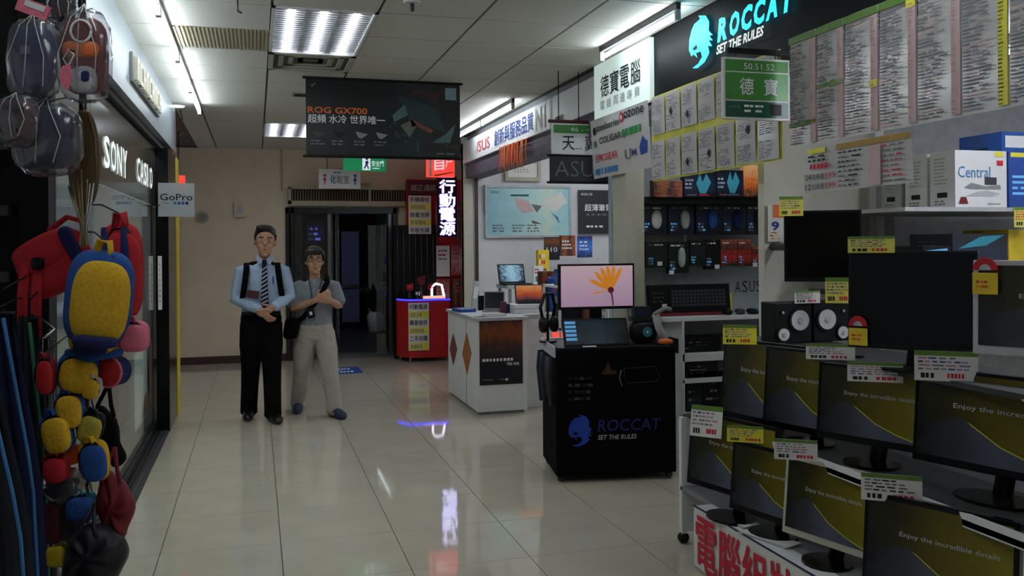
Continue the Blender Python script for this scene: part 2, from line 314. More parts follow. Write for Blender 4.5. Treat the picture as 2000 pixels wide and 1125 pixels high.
# door opening: frame, fixed side leaves, glass
DR = thing('door_1', 'dark metal framed glass lobby doors under the grille', 'door', (1.19, YB, 0), kind='structure')
b = MB()
for x in (.40, .47, 1.90): b.box(W, x, YB - .03, 0, x + .05, YB + .12, 2.13, 'dark_steel')
b.box(W, .40, YB - .03, 2.05, 1.98, YB + .12, 2.13, 'dark_steel'); b.build('door_frame', DR)
for x in (.98, 1.84): b = MB(); b.box(W, x, YB + .03, 0.02, x + .045, YB + .07, 2.05, 'steel'); b.build('stile', DR)
b = MB(); b.box(W, .525, YB + .045, .04, .98, YB + .053, 2.05, 'door_glass'); b.build('door_pane', DR)
b = MB(); b.box(W, 1.66, YB + .045, .04, 1.84, YB + .053, 2.05, 'door_glass'); b.build('door_pane', DR)
# lobby contents seen through the doors
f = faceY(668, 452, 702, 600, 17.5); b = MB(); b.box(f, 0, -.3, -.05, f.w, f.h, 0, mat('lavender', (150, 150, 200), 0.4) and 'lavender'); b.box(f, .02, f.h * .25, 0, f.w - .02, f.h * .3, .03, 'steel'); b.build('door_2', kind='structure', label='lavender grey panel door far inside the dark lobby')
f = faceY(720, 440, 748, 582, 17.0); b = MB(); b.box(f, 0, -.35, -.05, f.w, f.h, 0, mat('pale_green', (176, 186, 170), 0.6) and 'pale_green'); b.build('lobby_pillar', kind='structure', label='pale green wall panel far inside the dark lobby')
for (l, tt, r, bb, y, m, nm, lb) in [(599, 432, 634, 482, 15.5, 'blue_poster', 'lobby_poster', 'blue glowing poster seen through the lobby glass above the smaller man'),
                               (640, 404, 702, 420, 14.6, 'blue_poster', 'lobby_sign', 'blue overhead sign hanging inside the lobby behind the doors')]:
    f = faceY(l, tt, r, bb, y); T = thing(nm, lb, 'sign', f.p(f.w / 2, 0)); b = MB(); b.box(f, 0, 0, -.03, f.w, f.h, 0, m); b.build('board', T); b = MB(); b.rows(f, f.w * .1, f.h * .2, f.w * .9, f.h * .8, 3, ['white_print', 'led_violet'], z=.003); b.build('print', T)
    b = MB(); [b.tube(W, [f.p(f.w * q, f.h, -.015), V((f.p(f.w * q, 0).x, y, ZC + .01))], .006, 'black') for q in (.2, .8)]; b.build('hanger', T)
for k, (u0, u1, y, m) in enumerate([(560, 566, 13.4, 'foil'), (577, 592, 14.2, 'foil'), (644, 652, 13.6, 'foil'), (656, 664, 13.9, 'foil'), (753, 760, 14.0, 'dark_steel'), (768, 772, 13.5, 'dark_steel')]):
    a = onY(u0, 700, y); c = onY(u1, 700, y); b = MB(); w = c.x - a.x
    for q in range(4): b.tube(W, [(a.x + w * (q + .5) / 4, y + .03 * math.sin(q * 2 + z), z * .3) for z in range(8)] , w / 7, m, 6)
    b.build('reflective_strip_curtain', label=['silver foil strip curtain at the far left edge of the lobby doors', 'silver foil strip curtain behind the lobby glass left of the smaller man', 'thin silver foil strip curtain just right of the smaller man', 'second silver foil strip curtain right of the smaller man', 'dark metal hanging strips left of the red booth', 'dark metal hanging strips touching the red booth edge'][k], cat='curtain')
T = thing('lobby_light', 'row of small bright downlights inside the lobby ceiling', 'light', (1.2, 14.6, ZC - .02)); b = MB(); XB0 = b.box(W, .2, 14.3, ZC - .02, 2.6, 14.9, ZC + .01, 'near_black'); b.build('tray', T)
for x in (.5, 1.1, 1.7, 2.3): b = MB(); b.cyl(Fr((x, 14.6, ZC - .035)), 0, 0, .06, 0, .02, 'lobby_lamp'); b.build('downlight', T)
# person-sized plant stand silhouette in the lobby
T = thing('potted_plant', 'dark leafy potted plant in the lobby before the pale green panel', 'plant', (onY(732, 500, 16.4).x, 16.4, 0)); p = V((onY(732, 500, 16.4).x, 16.4, 0))
b = MB(); b.tube(W, [(p.x, p.y, 0.0), (p.x, p.y, .3)], [.12, .16], 'white', 14); b.build('pot', T)
for k in range(9):
    a = k * .75; b = MB(); q = [V((p.x + math.cos(a) * .3 * s, p.y + math.sin(a) * .2 * s, .3 + .75 * s - .5 * s * s * (.3 + .1 * (k % 3)))) for s in (0, .35, .7, 1)]
    b.tube(W, q, [.02, .05, .06, .01], mat('leaf', (18, 28, 20), .5) and 'leaf' if k == 0 else 'leaf', 6); b.build('leaf', T)
# grille above the doors
f = faceY(566, 366, 797, 399, YB - .12); T = thing('air_curtain', 'long beige louvred air curtain grille above the lobby doors', 'grille', f.p(f.w / 2, 0, -.06))
b = MB(); b.box(f, -.02, -.02, -.12, f.w + .02, .05, .01, 'vent_beige'); b.box(f, -.02, f.h - .02, -.12, f.w + .02, f.h + .02, .01, 'vent_beige'); b.box(f, -.02, .05, -.12, f.w + .02, f.h, -.05, 'near_black')
b.box(f, -.02, .0, -.12, .02, f.h, .01, 'vent_beige'); b.box(f, f.w - .02, .0, -.12, f.w + .02, f.h, .01, 'vent_beige'); b.box(f, f.w * .66, 0, -.1, f.w * .66 + .03, f.h, .012, 'vent_beige'); b.build('housing', T)
n = 44; w = (f.w - .06) / n; spots = [f.p(.03 + w * i, 0) for i in range(n)]; t = MB(); t.box(f, .03, .05, -.06, .03 + w * .45, f.h - .02, -.002, mat('slat_brown', (112, 92, 74), .6) and 'slat_brown'); pieces('slat', t, T, spots)
# wall fittings
f = faceY(458, 395, 480, 424, YB); b = MB(); b.box(f, 0, 0, 0, f.w, f.h, .06, 'cream_wall'); b.box(f, f.w * .2, f.h * .15, .06, f.w * .8, f.h * .85, .07, 'light_grey'); b.build('emergency_lamp', label='small cream wall box fixed high on the cream wall', cat='wall box', bevel=.004)
f = faceY(383, 412, 408, 437, YB); b = MB(); b.cyl(f, f.w / 2, f.h / 2, f.w / 2, 0, .03, 'vent_beige'); b.cyl(f, f.w / 2, f.h / 2, f.w * .3, .03, .05, 'grey'); b.build('wall_speaker', label='round beige wall speaker on the cream wall beside the black post', cat='speaker')
f = faceY(343, 432, 352, 660, YB); b = MB(); b.box(f, 0, 0, 0, f.w, f.h, .05, 'vent_grey'); b.build('trim_1', kind='structure', bevel=.004)
f = faceY(549, 292, 552, 372, YB); b = MB(); b.box(f, 0, 0, 0, f.w, f.h, .02, 'vent_beige'); b.build('trim_2', kind='structure')
f = faceY(336, 343, 362, 372, 11.0); b = MB(); b.box(f, 0, 0, 0, f.w, f.h, .03, 'led_red'); b.tube(W, [f.p(f.w / 2, f.h, .01), V((f.p(f.w / 2, 0).x, 11.0, ZC + .01))], .006, 'black'); b.build('hanging_red_sign', label='tiny orange red hanging sign peeking over the GoPro plate', cat='sign')
b = MB(); a = onZ(660, 731, 0); c = onZ(712, 731, 0); d = onZ(712, 718, 0); b.box(Fr((a.x, a.y, 0)), 0, 0, 0, c.x - a.x, d.y - c.y, .003, 'blue'); fl = b.build('floor_sticker', label='blue rectangular sticker on the floor before the doors', cat='sticker')
b = MB(); b.rows(Fr((a.x, a.y, .003)), .04, .05, c.x - a.x - .04, d.y - c.y - .05, 2, ['white_print'], z=.001); b.build('print', fl)

# ------------------------------------------------------------------ ceiling lights and vents
def troffer(y, label):
    T = thing('ceiling_light', label, 'ceiling light', (.4, y + .6, ZC - .01), 'recessed ceiling lights')
    b = MB(); b.box(W, .1, y, ZC - .008, .7, y + .02, ZC + .02, 'white'); b.box(W, .1, y + 1.18, ZC - .008, .7, y + 1.2, ZC + .02, 'white'); b.box(W, .1, y, ZC - .008, .12, y + 1.2, ZC + .02, 'white'); b.box(W, .68, y, ZC - .008, .7, y + 1.2, ZC + .02, 'white'); b.box(W, .1, y, ZC + .075, .7, y + 1.2, ZC + .08, 'reflector'); b.build('frame', T)
    for k in range(3):
        x = .12 + .56 * (k + .5) / 3
        b = MB(); b.tube(W, [(x, y + .03, ZC + .03), (x, y + 1.17, ZC + .03)], .028, 'troffer_light', 10); b.build('tube', T)
        if k: b = MB(); b.prism(Fr((x - .56 / 6, y + .02, ZC), (1, 0, 0), (0, 0, 1)), [(-.02, 0), (.02, 0), (.006, .07), (-.006, .07)], 0, -1.16, 'reflector'); b.build('reflector', T)
    t = MB(); n = 22; spots = [(0, y + .04 + 1.12 * i / n, 0) for i in range(n)]; t.box(W, .12, spots[0][1], ZC - .004, .68, spots[0][1] + .003, ZC + .004, 'reflector'); pieces('louver', t, T, spots)
troffer(5.15, 'large bright louvred three tube ceiling light nearest the top edge'); troffer(9.95, 'smaller looking three tube ceiling light partly behind the hanging black banner'); troffer(.35, 'three tube ceiling light above the camera, outside the frame')
def batten(x, y0, y1, label, g):
    T = thing('batten_light', label, 'tube light', (x, (y0 + y1) / 2, ZC - .08), g)
    s = -1 if x > 1 else 1
    b = MB(); b.box(W, x - .014, y0, ZC - .04, x + .014, y1, ZC + .012, 'dark_grey'); b.build('housing', T)
    b = MB(); b.tube(W, [(x, y0 + .03, ZC - .075), (x, y1 - .03, ZC - .075)], .014, 'tube_light', 10); b.build('tube', T)
    for y in (y0 + .012, y1 - .012): b = MB(); b.box(W, x - .014, y - .012, ZC - .1, x + .014, y + .012, ZC - .04, 'light_grey'); b.build('socket', T)
for k, (a, c) in enumerate([(1.6, 2.8), (2.8, 4.0), (5.15 - 1.15, 5.15), (5.16, 6.36), (6.4, 7.6), (7.62, 8.82)]): batten(-.5, a, c, ['fluorescent tube above the left stall, first out of frame', 'fluorescent tube above the left stall, second out of frame', 'fluorescent tube over the white shopfront, just above the frame', 'fluorescent tube over the white shopfront, topmost in the frame', 'fluorescent tube over the white shopfront, middle of the visible row', 'fluorescent tube over the white shopfront, ending near the small round lamp'][k], 'tubes over the left shopfront')
for k, (a, c) in enumerate([(2.0, 3.2), (4.5, 5.66), (7.82, 9.0), (9.0, 10.16)]): batten(2.3, a, c, ['fluorescent tube above the price lists, out of frame', 'fluorescent tube above the glowing white sign', 'fluorescent tube above the white fascia sign beside the banner, nearer one', 'fluorescent tube above the white fascia sign, farther one next to the banner edge'][k], 'tubes over the right shopfront')
def diffuser(x0, y0, x1, y1, label):
    T = thing('air_vent', label, 'vent', ((x0 + x1) / 2, (y0 + y1) / 2, ZC - .02))
    b = MB(); b.box(W, x0, y0, ZC + .02, x1, y1, ZC + .03, 'near_black'); b.build('backing', T)
    for k in range(4):
        m = .07 * k; b = MB(); z0 = ZC - .012 + .008 * k; 
        for (p, q, r, s2) in ((x0 + m, y0 + m, x1 - m, y0 + m + .035), (x0 + m, y1 - m - .035, x1 - m, y1 - m), (x0 + m, y0 + m, x0 + m + .035, y1 - m), (x1 - m - .035, y0 + m, x1 - m, y1 - m)): b.box(W, p, q, z0, r, s2, z0 + .02, 'vent_grey')
        b.build('vane', T)
diffuser(.1, 6.35, .7, 6.95, 'square air diffuser directly behind the large ceiling light')
T = thing('air_vent', 'beige slatted return air grille between the tube row and large light', 'vent', (-.2, 6.05, ZC - .02))
b = MB(); b.box(W, -.5, 5.75, ZC + .004, .1, 6.35, ZC + .014, 'vent_beige'); b.build('backing', T)
t = MB(); spots = [(-.48 + .024 * i, 0, 0) for i in range(24)]; t.box(W, -.48, 5.77, ZC - .006, -.468, 6.33, ZC + .006, 'vent_beige'); pieces('slat', t, T, spots)
T = thing('slot_vent', 'narrow dark slot vent in the ceiling just left of the banner', 'vent', (.5, 8.05, ZC - .01)); b = MB(); b.box(W, .32, 7.95, ZC - .01, .68, 8.15, ZC + .0, 'vent_grey'); b.build('frame', T)
for k in range(3): b = MB(); b.box(W, .34, 7.98 + .055 * k, ZC - .013, .66, 8.01 + .055 * k, ZC - .008, 'near_black'); b.build('slot', T)
p = onZ(805, 3, ZC); b = MB(); b.cyl(Fr((p.x, p.y, ZC), (1, 0, 0), (0, -1, 0)), 0, 0, .05, -.01, .012, 'white'); b.tube(W, [(p.x, p.y, ZC - .01), (p.x, p.y, ZC - .05)], .012, 'dark_grey'); b.build('sprinkler_head', label='small dark sprinkler head in the ceiling near the top edge', cat='sprinkler')
p = onZ(464, 0, ZC); b = MB(); b.tube(W, [(p.x, p.y, ZC + .01), (p.x, p.y, ZC - .06)], .005, 'dark_grey'); b.tube(W, [(p.x, p.y, ZC - .06), (p.x + .02, p.y, ZC - .07)], .006, 'dark_grey'); b.build('ceiling_hook', label='thin wire hook hanging from the ceiling above the beige grille', cat='hook')
# ------------------------------------------------------------------ left shop front
def XB(b, x0, y0, z0, x1, y1, z1, m): return b.box(W, x0, y0, z0, x1, y1, z1, m)
LF = thing('wall_left', 'white shopfront with sloping fascia on the left', 'shopfront', (-1.0, 6, 0), kind='structure')
b = MB(); XB(b, -1.2, 3.5, 2.5, XL, 9.2, ZC + .005, 'fascia'); b.build('fascia', LF)
b = MB(); XB(b, -1.2, 3.5, 2.455, -.79, 9.15, 2.5, 'dark_grey'); XB(b, -1.2, 3.5, 2.43, -.85, 9.1, 2.455, 'fascia_grey'); b.build('soffit', LF)
for (a, c) in ((3.5, 5.0), (5.01, 7.1), (7.11, 8.07)): b = MB(); XB(b, -.85, a, 1.93, -.82, c, 2.43, mat('brown_panel', (74, 68, 60), .15, spec=.7, var=.03) and 'brown_panel' if a == 3.5 else 'brown_panel'); b.build('sign_panel', LF)
for (a, c) in ((3.5, 5.0), (5.01, 7.1), (7.11, 8.07)): b = MB(); XB(b, -.828, a, .1, -.82, c, 1.92, 'glass'); b.build('window_pane', LF)
b = MB(); XB(b, -.86, 3.5, 0, -.815, 8.07, .1, 'dark_steel'); b.build('sill', LF)
b = MB(); XB(b, -2.8, 3.5, .0, -2.7, 9.2, 2.43, 'white_wall'); XB(b, -2.7, 8.1, 0, -.86, 8.2, 2.43, 'white_wall'); XB(b, -2.7, 3.5, 0, -.86, 3.6, 2.43, 'white_wall'); XB(b, -2.8, 3.5, 2.43, -.86, 9.2, 2.45, 'white_wall'); b.build('inner_wall', LF)
b = MB(); XB(b, -1.5, 3.7, 0, -1.0, 7.2, .98, 'beige_post'); b.build('added_counter', label='added beige counter behind the left shop window, darkening its lower part', cat='counter', bevel=.01)  # counter added behind the glass to darken the reflecting lower window
T = thing('window_light', 'fluorescent tube inside the left shop window', 'tube light', (-1.2, 6, 2.3)); b = MB(); b.tube(W, [(-1.2, 4.2, 2.38), (-1.2, 7.8, 2.38)], .018, 'tube_light'); b.build('tube', T); b = MB(); XB(b, -1.23, 4.1, 2.395, -1.17, 7.9, 2.43, 'white'); b.build('housing', T)
# threshold rails
b = MB(); XB(b, -.82, 3.3, 0, -.72, 8.1, .012, 'dark_grey'); th = b.build('trim_3', kind='structure')
for x in (-.80, -.76): b = MB(); XB(b, x, 3.3, .012, x + .014, 8.1, .024, 'steel' if x > -.79 else 'dark_steel'); b.build('rail', th)
# black corner post with a yellow edge
PT = thing('corner_post', 'black corner post with a yellow edge strip by the cream wall', 'post', (-.82, 8.6, 0))
b = MB(); XB(b, -.82, 8.07, 0, -.715, 9.1, 2.43, 'black_gloss'); b.build('body', PT)
b = MB(); XB(b, -.82, 9.1, 0, -.712, 9.14, 2.43, 'yellow'); XB(b, -.715, 8.82, 0, -.711, 9.14, 2.43, 'yellow'); b.build('yellow_strip', PT)
f = faceY(309, 500, 317, 605, 8.06); b = MB(); b.quad(f, 0, 0, f.w, f.h, 'paper', .002); b.rows(f, .01, .05, f.w - .01, f.h - .05, 8, ['ink_red', 'ink_grey'], z=.004); b.build('notice', PT)
# SONY and CASIO letters
f = Fr((-.9, 5.0, 2.0), (0, 1, 0), (0, 0, 1))
for t, l, r, y0, y1, lb in (('SONY', (200, 260), (248, 340), 325, 0, 'white SONY letters on the brown glass panel'), ('CASIO', (266, 305), (297, 366), 353, 0, 'white CASIO letters on the brown glass panel beside the post')):
    A = onX(*l, -.82); B = onX(r[0], r[1], -.82); B.z = onX(l[0], y0, -.82).z; T = thing('sign_lettering', lb, 'sign', (-.82, A.y, B.z)); n = len(t); g = Fr((-.82, A.y, B.z), (0, 1, 0), (0, 0, 1)); w = (B.y - A.y) / n
    for i, ch in enumerate(t):
        b = MB(); b.text(g, ch, w * i + w * .08, 0, w * (.84 if ch != 'I' else .3), A.z - B.z, 'letter_lit', .005, bold=.02); b.build('letter', T)
# raised cream lettering plate on the fascia (strokes, not legible)
A = onX(253, 100, XL); B = onX(307, 217, XL); T = thing('fascia_sign', 'narrow raised plate of cream letters on the white fascia', 'sign', (XL, A.y, B.z)); g = Fr((XL, A.y, 0), (0, 1, 0), (0, 0, 1)); zt, zb = onX(253, 100, XL).z, onX(253, 157, XL).z; w = B.y - A.y
b = MB(); b.box(g, 0, zb, .003, w, zt, .018, 'fascia_grey'); b.build('plate', T)
for i in range(9):
    x = w * (.04 + .104 * i); b = MB(); q = w * .08
    for st in [[(0, .1, .3, .9), (.3, .74, .9, .9), (.62, .1, .9, .74)], [(0, .1, .3, .9), (.3, .1, .95, .26), (.3, .74, .95, .9)], [(0, .1, .3, .9), (.3, .42, .65, .58), (.65, .1, .95, .9)]][i % 3]:
        b.box(g, x + q * st[0], zb + (zt - zb) * st[1], .018, x + q * st[2], zb + (zt - zb) * st[3], .04, mat('cream_letter', (206, 200, 172), .4) and 'cream_letter' if i == 0 else 'cream_letter')
    b.build('letter', T)
# round lamp at the fascia end
p = onY(347, 206, 9.0); T = thing('round_lamp', 'small glowing round lamp at the far end of the white fascia', 'lamp', (p.x, 9.0, p.z)); b = MB(); b.cyl(Fr((p.x, 9.0, p.z)), 0, 0, .06, -.012, .012, 'puck_light'); b.build('lens', T)
b = MB(); b.tube(W, [(p.x - .01, 9.0, p.z + .01), (p.x - .05, 9.0, p.z + .06), (XL - .01, 9.0, p.z + .05)], .009, 'white'); b.build('bracket', T)
b = MB(); q = onY(352, 225, 9.25); b.tube(W, [(XL - .02, 9.25, q.z + .3), (q.x, 9.25, q.z + .05), (q.x + .02, 9.26, q.z - .05), (q.x - .03, 9.25, q.z - .12), (q.x + .02, 9.25, q.z - .18), (XL - .03, 9.21, q.z - .25)], .006, 'deep_red', 6); b.build('loose_cable', label='coiled dark red cable at the far end of the white fascia', cat='cable')
# GoPro acrylic plate and lightbox poster
f = faceY(309, 357, 380, 423, 7.9); T = thing('acrylic_sign', 'frosted acrylic GoPro plate projecting beside the black post', 'sign', f.p(f.w / 2, 0)); b = MB(); b.box(f, 0, 0, -.008, f.w, f.h, 0, 'acrylic'); b.build('plate', T)
b = MB(); b.text(f, 'GoPro', f.w * .05, f.h * .48, f.w * .9, f.h * .2, 'ink', .002, .01); [b.quad(f, f.w * (.42 + .11 * i), f.h * .36, f.w * (.5 + .11 * i), f.h * .44, ['piping_blue', 'blue', 'roccat_blue', 'ink'][i], .002) for i in range(4)]; b.rows(f, f.w * .12, f.h * .36, f.w * .4, f.h * .44, 1, ['ink_grey'], z=.002); b.build('lettering', T)
b = MB(); b.box(f, -.12, f.h * .3, -.01, .01, f.h * .36, .0, 'dark_steel'); b.build('bracket', T)
f = faceXl(262, 690, 298, 800, -.9); A = onX(262, 690, -.84); B = onX(298, 830, -.84); z1 = A.z; z0 = max(.12, onX(262, 850, -.84).z); g = Fr((-.84, A.y, z0), (0, 1, 0), (0, 0, 1)); T = thing('lightbox_poster', 'tall glowing white and pink poster at the foot of the left window', 'poster', g.p(.3, 0)); w = B.y - A.y; h = z1 - z0
b = MB(); b.box(g, 0, 0, -.04, w, h, 0, 'white'); b.build('case', T); b = MB(); b.quad(g, .01, .01, w * .66, h - .01, 'light_box', .002); b.build('panel', T); b = MB(); b.quad(g, w * .66, .01, w - .01, h - .01, 'pink_panel', .002); b.poly(g, [(w * .3, h * .05), (w * .5, h * .3), (w * .62, h * .35), (w * .66, h * .1), (w * .66, .02), (w * .34, .02)], 'pink_panel', .003); b.poly(g, [(w * .66, h * .6), (w * .76, h * .95), (w * .8, h * .4), (w * .7, h * .2)], 'deep_red', .004); b.build('picture', T)

# ------------------------------------------------------------------ hanging banner and small hanging signs
f = faceY(598, 151, 899, 303, 7.2); T = thing('hanging_banner', 'wide black printed banner hanging from the ceiling over the aisle', 'banner', f.p(f.w / 2, 0)); w, h = f.w, f.h
b = MB(); b.quad(f, 0, 0, w, h, 'rog_print'); b.quad(f, w, 0, 0, h, 'black', -.003); b.build('cloth', T)
for yy in (-.006, h): b = MB(); b.tube(f, [(-.02, yy, 0), (w + .02, yy, 0)], .011, 'black', 8); b.build('rod', T)
for q in (.18, .73): b = MB(); b.tube(W, [f.p(w * q, h), V((f.p(w * q, 0).x, 7.2, ZC + .01))], .005, 'black', 6); b.build('hanger', T)
b = MB(); b.text(f, 'ROG GX700', w * .012, h * .545, w * .375, h * .085, 'orange', .002, .02); b.text(f, '超頻 水冷 世界唯一', w * .012, h * .42, w * .49, h * .11, 'white_print', .002, .02)
b.poly(f, [(w * .025, h * .93), (w * .04, h * .88), (w * .06, h * .93), (w * .055, h * .94), (w * .04, h * .9)], 'grey', .002)
for i, x in enumerate((.03, .16, .3, .43)): b.rows(f, w * x, h * .13, w * (x + .09), h * .21, 2, ['ink_grey'], z=.002); b.poly(f, [(w * (x + .01), h * .32), (w * (x + .09), h * .29), (w * (x + .05), h * .23), (w * (x + .03), h * .24)], ['dark_grey', 'near_black', 'grey', 'grey'][i], .002)
b.text(f, '179,900', w * .87, h * .13, w * .12, h * .05, 'brown', .002); b.rows(f, w * .84, h * .03, w * .99, h * .08, 1, ['ink_grey'], z=.002)
b.quad(f, w * .9, h * .78, w * .975, h * .94, mat('badge', (140, 160, 172), .5) and 'badge', .002)
b.build('print', T)
b = MB(); b.poly(f, [(w * .58, h * .82), (w * .85, h * .66), (w * .9, h * .34), (w * .66, h * .5)], mat('print_teal', (38, 56, 58), .5) and 'print_teal', .003); b.poly(f, [(w * .6, h * .78), (w * .72, h * .84), (w * .84, h * .74), (w * .88, h * .88), (w * .7, h * .9)], mat('print_wine', (64, 30, 30), .5) and 'print_wine', .0025)
b.poly(f, [(w * .66, h * .52), (w * .82, h * .37), (w * .8, h * .32), (w * .7, h * .42), (w * .68, h * .4)], mat('print_rust', (128, 70, 60), .5) and 'print_rust', .004); b.poly(f, [(w * .6, h * .42), (w * .68, h * .5), (w * .71, h * .42), (w * .66, h * .26)], mat('print_olive', (104, 104, 92), .5) and 'print_olive', .004)
b.poly(f, [(w * .55, h * .55), (w * .63, h * .7), (w * .65, h * .56), (w * .56, h * .46)], mat('print_mist', (84, 112, 114), .5) and 'print_mist', .0035); b.poly(f, [(w * .81, h * .2), (w * .9, h * .32), (w * .97, h * .46), (w * .93, h * .2)], 'print_mist', .0035)
for i in range(46): x = rnd.uniform(.53, .72); y = .42 - (x - .53) * 1.5 + rnd.uniform(-.08, .08); r = rnd.uniform(.003, .012); b.poly(f, [(w * x, h * y), (w * (x + r), h * (y + r)), (w * (x + r * .6), h * (y - r * 1.2))], 'print_mist', .0045)
b.build('picture', T)
# exit sign and restroom sign
f = faceY(671, 304, 754, 333, 11.6); T = thing('exit_sign', 'green lit exit sign with running figure below the black banner', 'sign', f.p(f.w / 2, 0)); w, h = f.w, f.h
b = MB(); b.box(f, 0, 0, -.05, w, h, 0, 'exit_green'); b.build('case', T); b = MB(); b.quad(f, w * .44, .01, w * .63, h - .01, 'exit_white', .003); b.text(f, '安全門', w * .66, h * .32, w * .28, h * .38, 'exit_white', .003, .01); b.rows(f, w * .68, h * .1, w * .92, h * .26, 1, ['exit_white'], z=.003)
b.disc(f, w * .545, h * .82, h * .09, 'blue', .005); b.poly(f, [(w * .5, h * .6), (w * .56, h * .72), (w * .59, h * .56), (w * .56, h * .42), (w * .6, h * .15), (w * .57, h * .12), (w * .54, h * .36), (w * .5, h * .14), (w * .47, h * .16), (w * .52, h * .48)], 'blue', .005); b.build('print', T)
b = MB(); [b.tube(W, [f.p(w * q, h, -.02), V((f.p(w * q, 0).x, 11.62, ZC + .01))], .005, 'dark_grey') for q in (.2, .8)]; b.build('hanger', T)
f = faceY(623, 330, 704, 368, 12.2); T = thing('restroom_sign', 'white restroom sign with red and blue figures left of the exit sign', 'sign', f.p(f.w / 2, 0)); w, h = f.w, f.h
b = MB(); b.box(f, 0, 0, -.03, w, h, 0, 'white'); b.build('board', T); b = MB(); b.text(f, '化粧室', w * .27, h * .26, w * .46, h * .42, 'ink_grey', .003, .01); b.text(f, '化', w * .27, h * .26, w * .13, h * .42, 'piping_blue', .004, .02); b.rows(f, w * .35, h * .78, w * .62, h * .88, 1, ['ink'], z=.003)
for x, m in ((.14, 'ink_red'), (.87, 'ink_blue')): b.disc(f, w * x, h * .68, h * .07, m, .003); b.poly(f, [(w * x, h * .62), (w * (x + .05), h * .4), (w * (x + .015), h * .42), (w * (x + .012), h * .2), (w * (x - .012), h * .2), (w * (x - .015), h * .42), (w * (x - .05), h * .4)], m, .003)
b.build('print', T); b = MB(); [b.tube(W, [f.p(w * q, h, -.02), V((f.p(w * q, 0).x, 12.2, ZC + .01))], .005, 'dark_grey') for q in (.2, .8)]; b.build('hanger', T)
f = faceY(704, 358, 722, 368, YB); b = MB(); b.box(f, 0, 0, 0, f.w, f.h, .05, 'vent_beige'); b.build('wall_sensor', label='tiny beige sensor box above the grille beside the restroom sign', cat='sensor', bevel=.004)

# ------------------------------------------------------------------ foreground stall with hanging bags
KT = 2.6
def HF(u, v, t=KT): f = Fr(atD(u, v, t), R0, (0, 0, 1)); return f, t / FPX
RK = thing('display_rack', 'black floor-standing display rack holding hanging bags at the near left', 'rack', (-.75, 3.0, 0))
x1 = onY(104, 480, 3.35).x; b = MB(); XB(b, -1.3, 3.35, 0, x1, 3.4, 2.9, 'near_black'); b.build('back_board', RK)
b = MB(); XB(b, x1 - .09, 3.28, 0, x1, 3.35, 2.9, 'black'); b.build('upright', RK); b = MB(); XB(b, -.95, 3.29, 0, -.9, 3.35, 2.9, 'dark_grey'); b.build('upright', RK)
for z in (1.9, 1.68, 1.46, 1.24): b = MB(); XB(b, -1.3, 3.27, z, x1 - .12, 3.35, z + .035, 'dark_grey'); b.build('cross_bar', RK)
PO = atD(165, 600, 2.86); b = MB(); b.tube(W, [(PO.x, PO.y, 0), (PO.x, PO.y, 2.9)], .012, 'black'); b.build('pole', RK); b = MB(); b.cyl(Fr((PO.x, PO.y, 0)), 0, 0, .16, 0, .02, 'black'); b.build('foot_plate', RK); b = MB(); b.tube(W, [(PO.x, PO.y, 2.6), (x1 - .05, 3.3, 2.6)], .012, 'black'); b.build('hook_arm', RK)
f, k = HF(84, 760, 2.72); G = thing('wire_grid', 'small silver wire grid panel behind the hanging purses', 'wire grid', f.p(0, -200 * k))
for i in range(5): b = MB(); b.tube(f, [((-22 + 11 * i) * k, -420 * k, 0), ((-22 + 11 * i) * k, 98 * k, 0)], 1.1 * k, 'steel', 6); b.build('wire', G)
for i in range(12): b = MB(); b.tube(f, [(-23 * k, (98 - 45 * i) * k, 0), (23 * k, (98 - 45 * i) * k, 0)], 1.1 * k, 'steel', 6); b.build('wire', G)
b = MB(); b.tube(W, [f.p(0, 98 * k), f.p(-10 * k, 110 * k, -.1), V((x1 - .05, 3.29, f.p(0, 100 * k).z + .06))], .004, 'steel'); b.build('bracket', G)

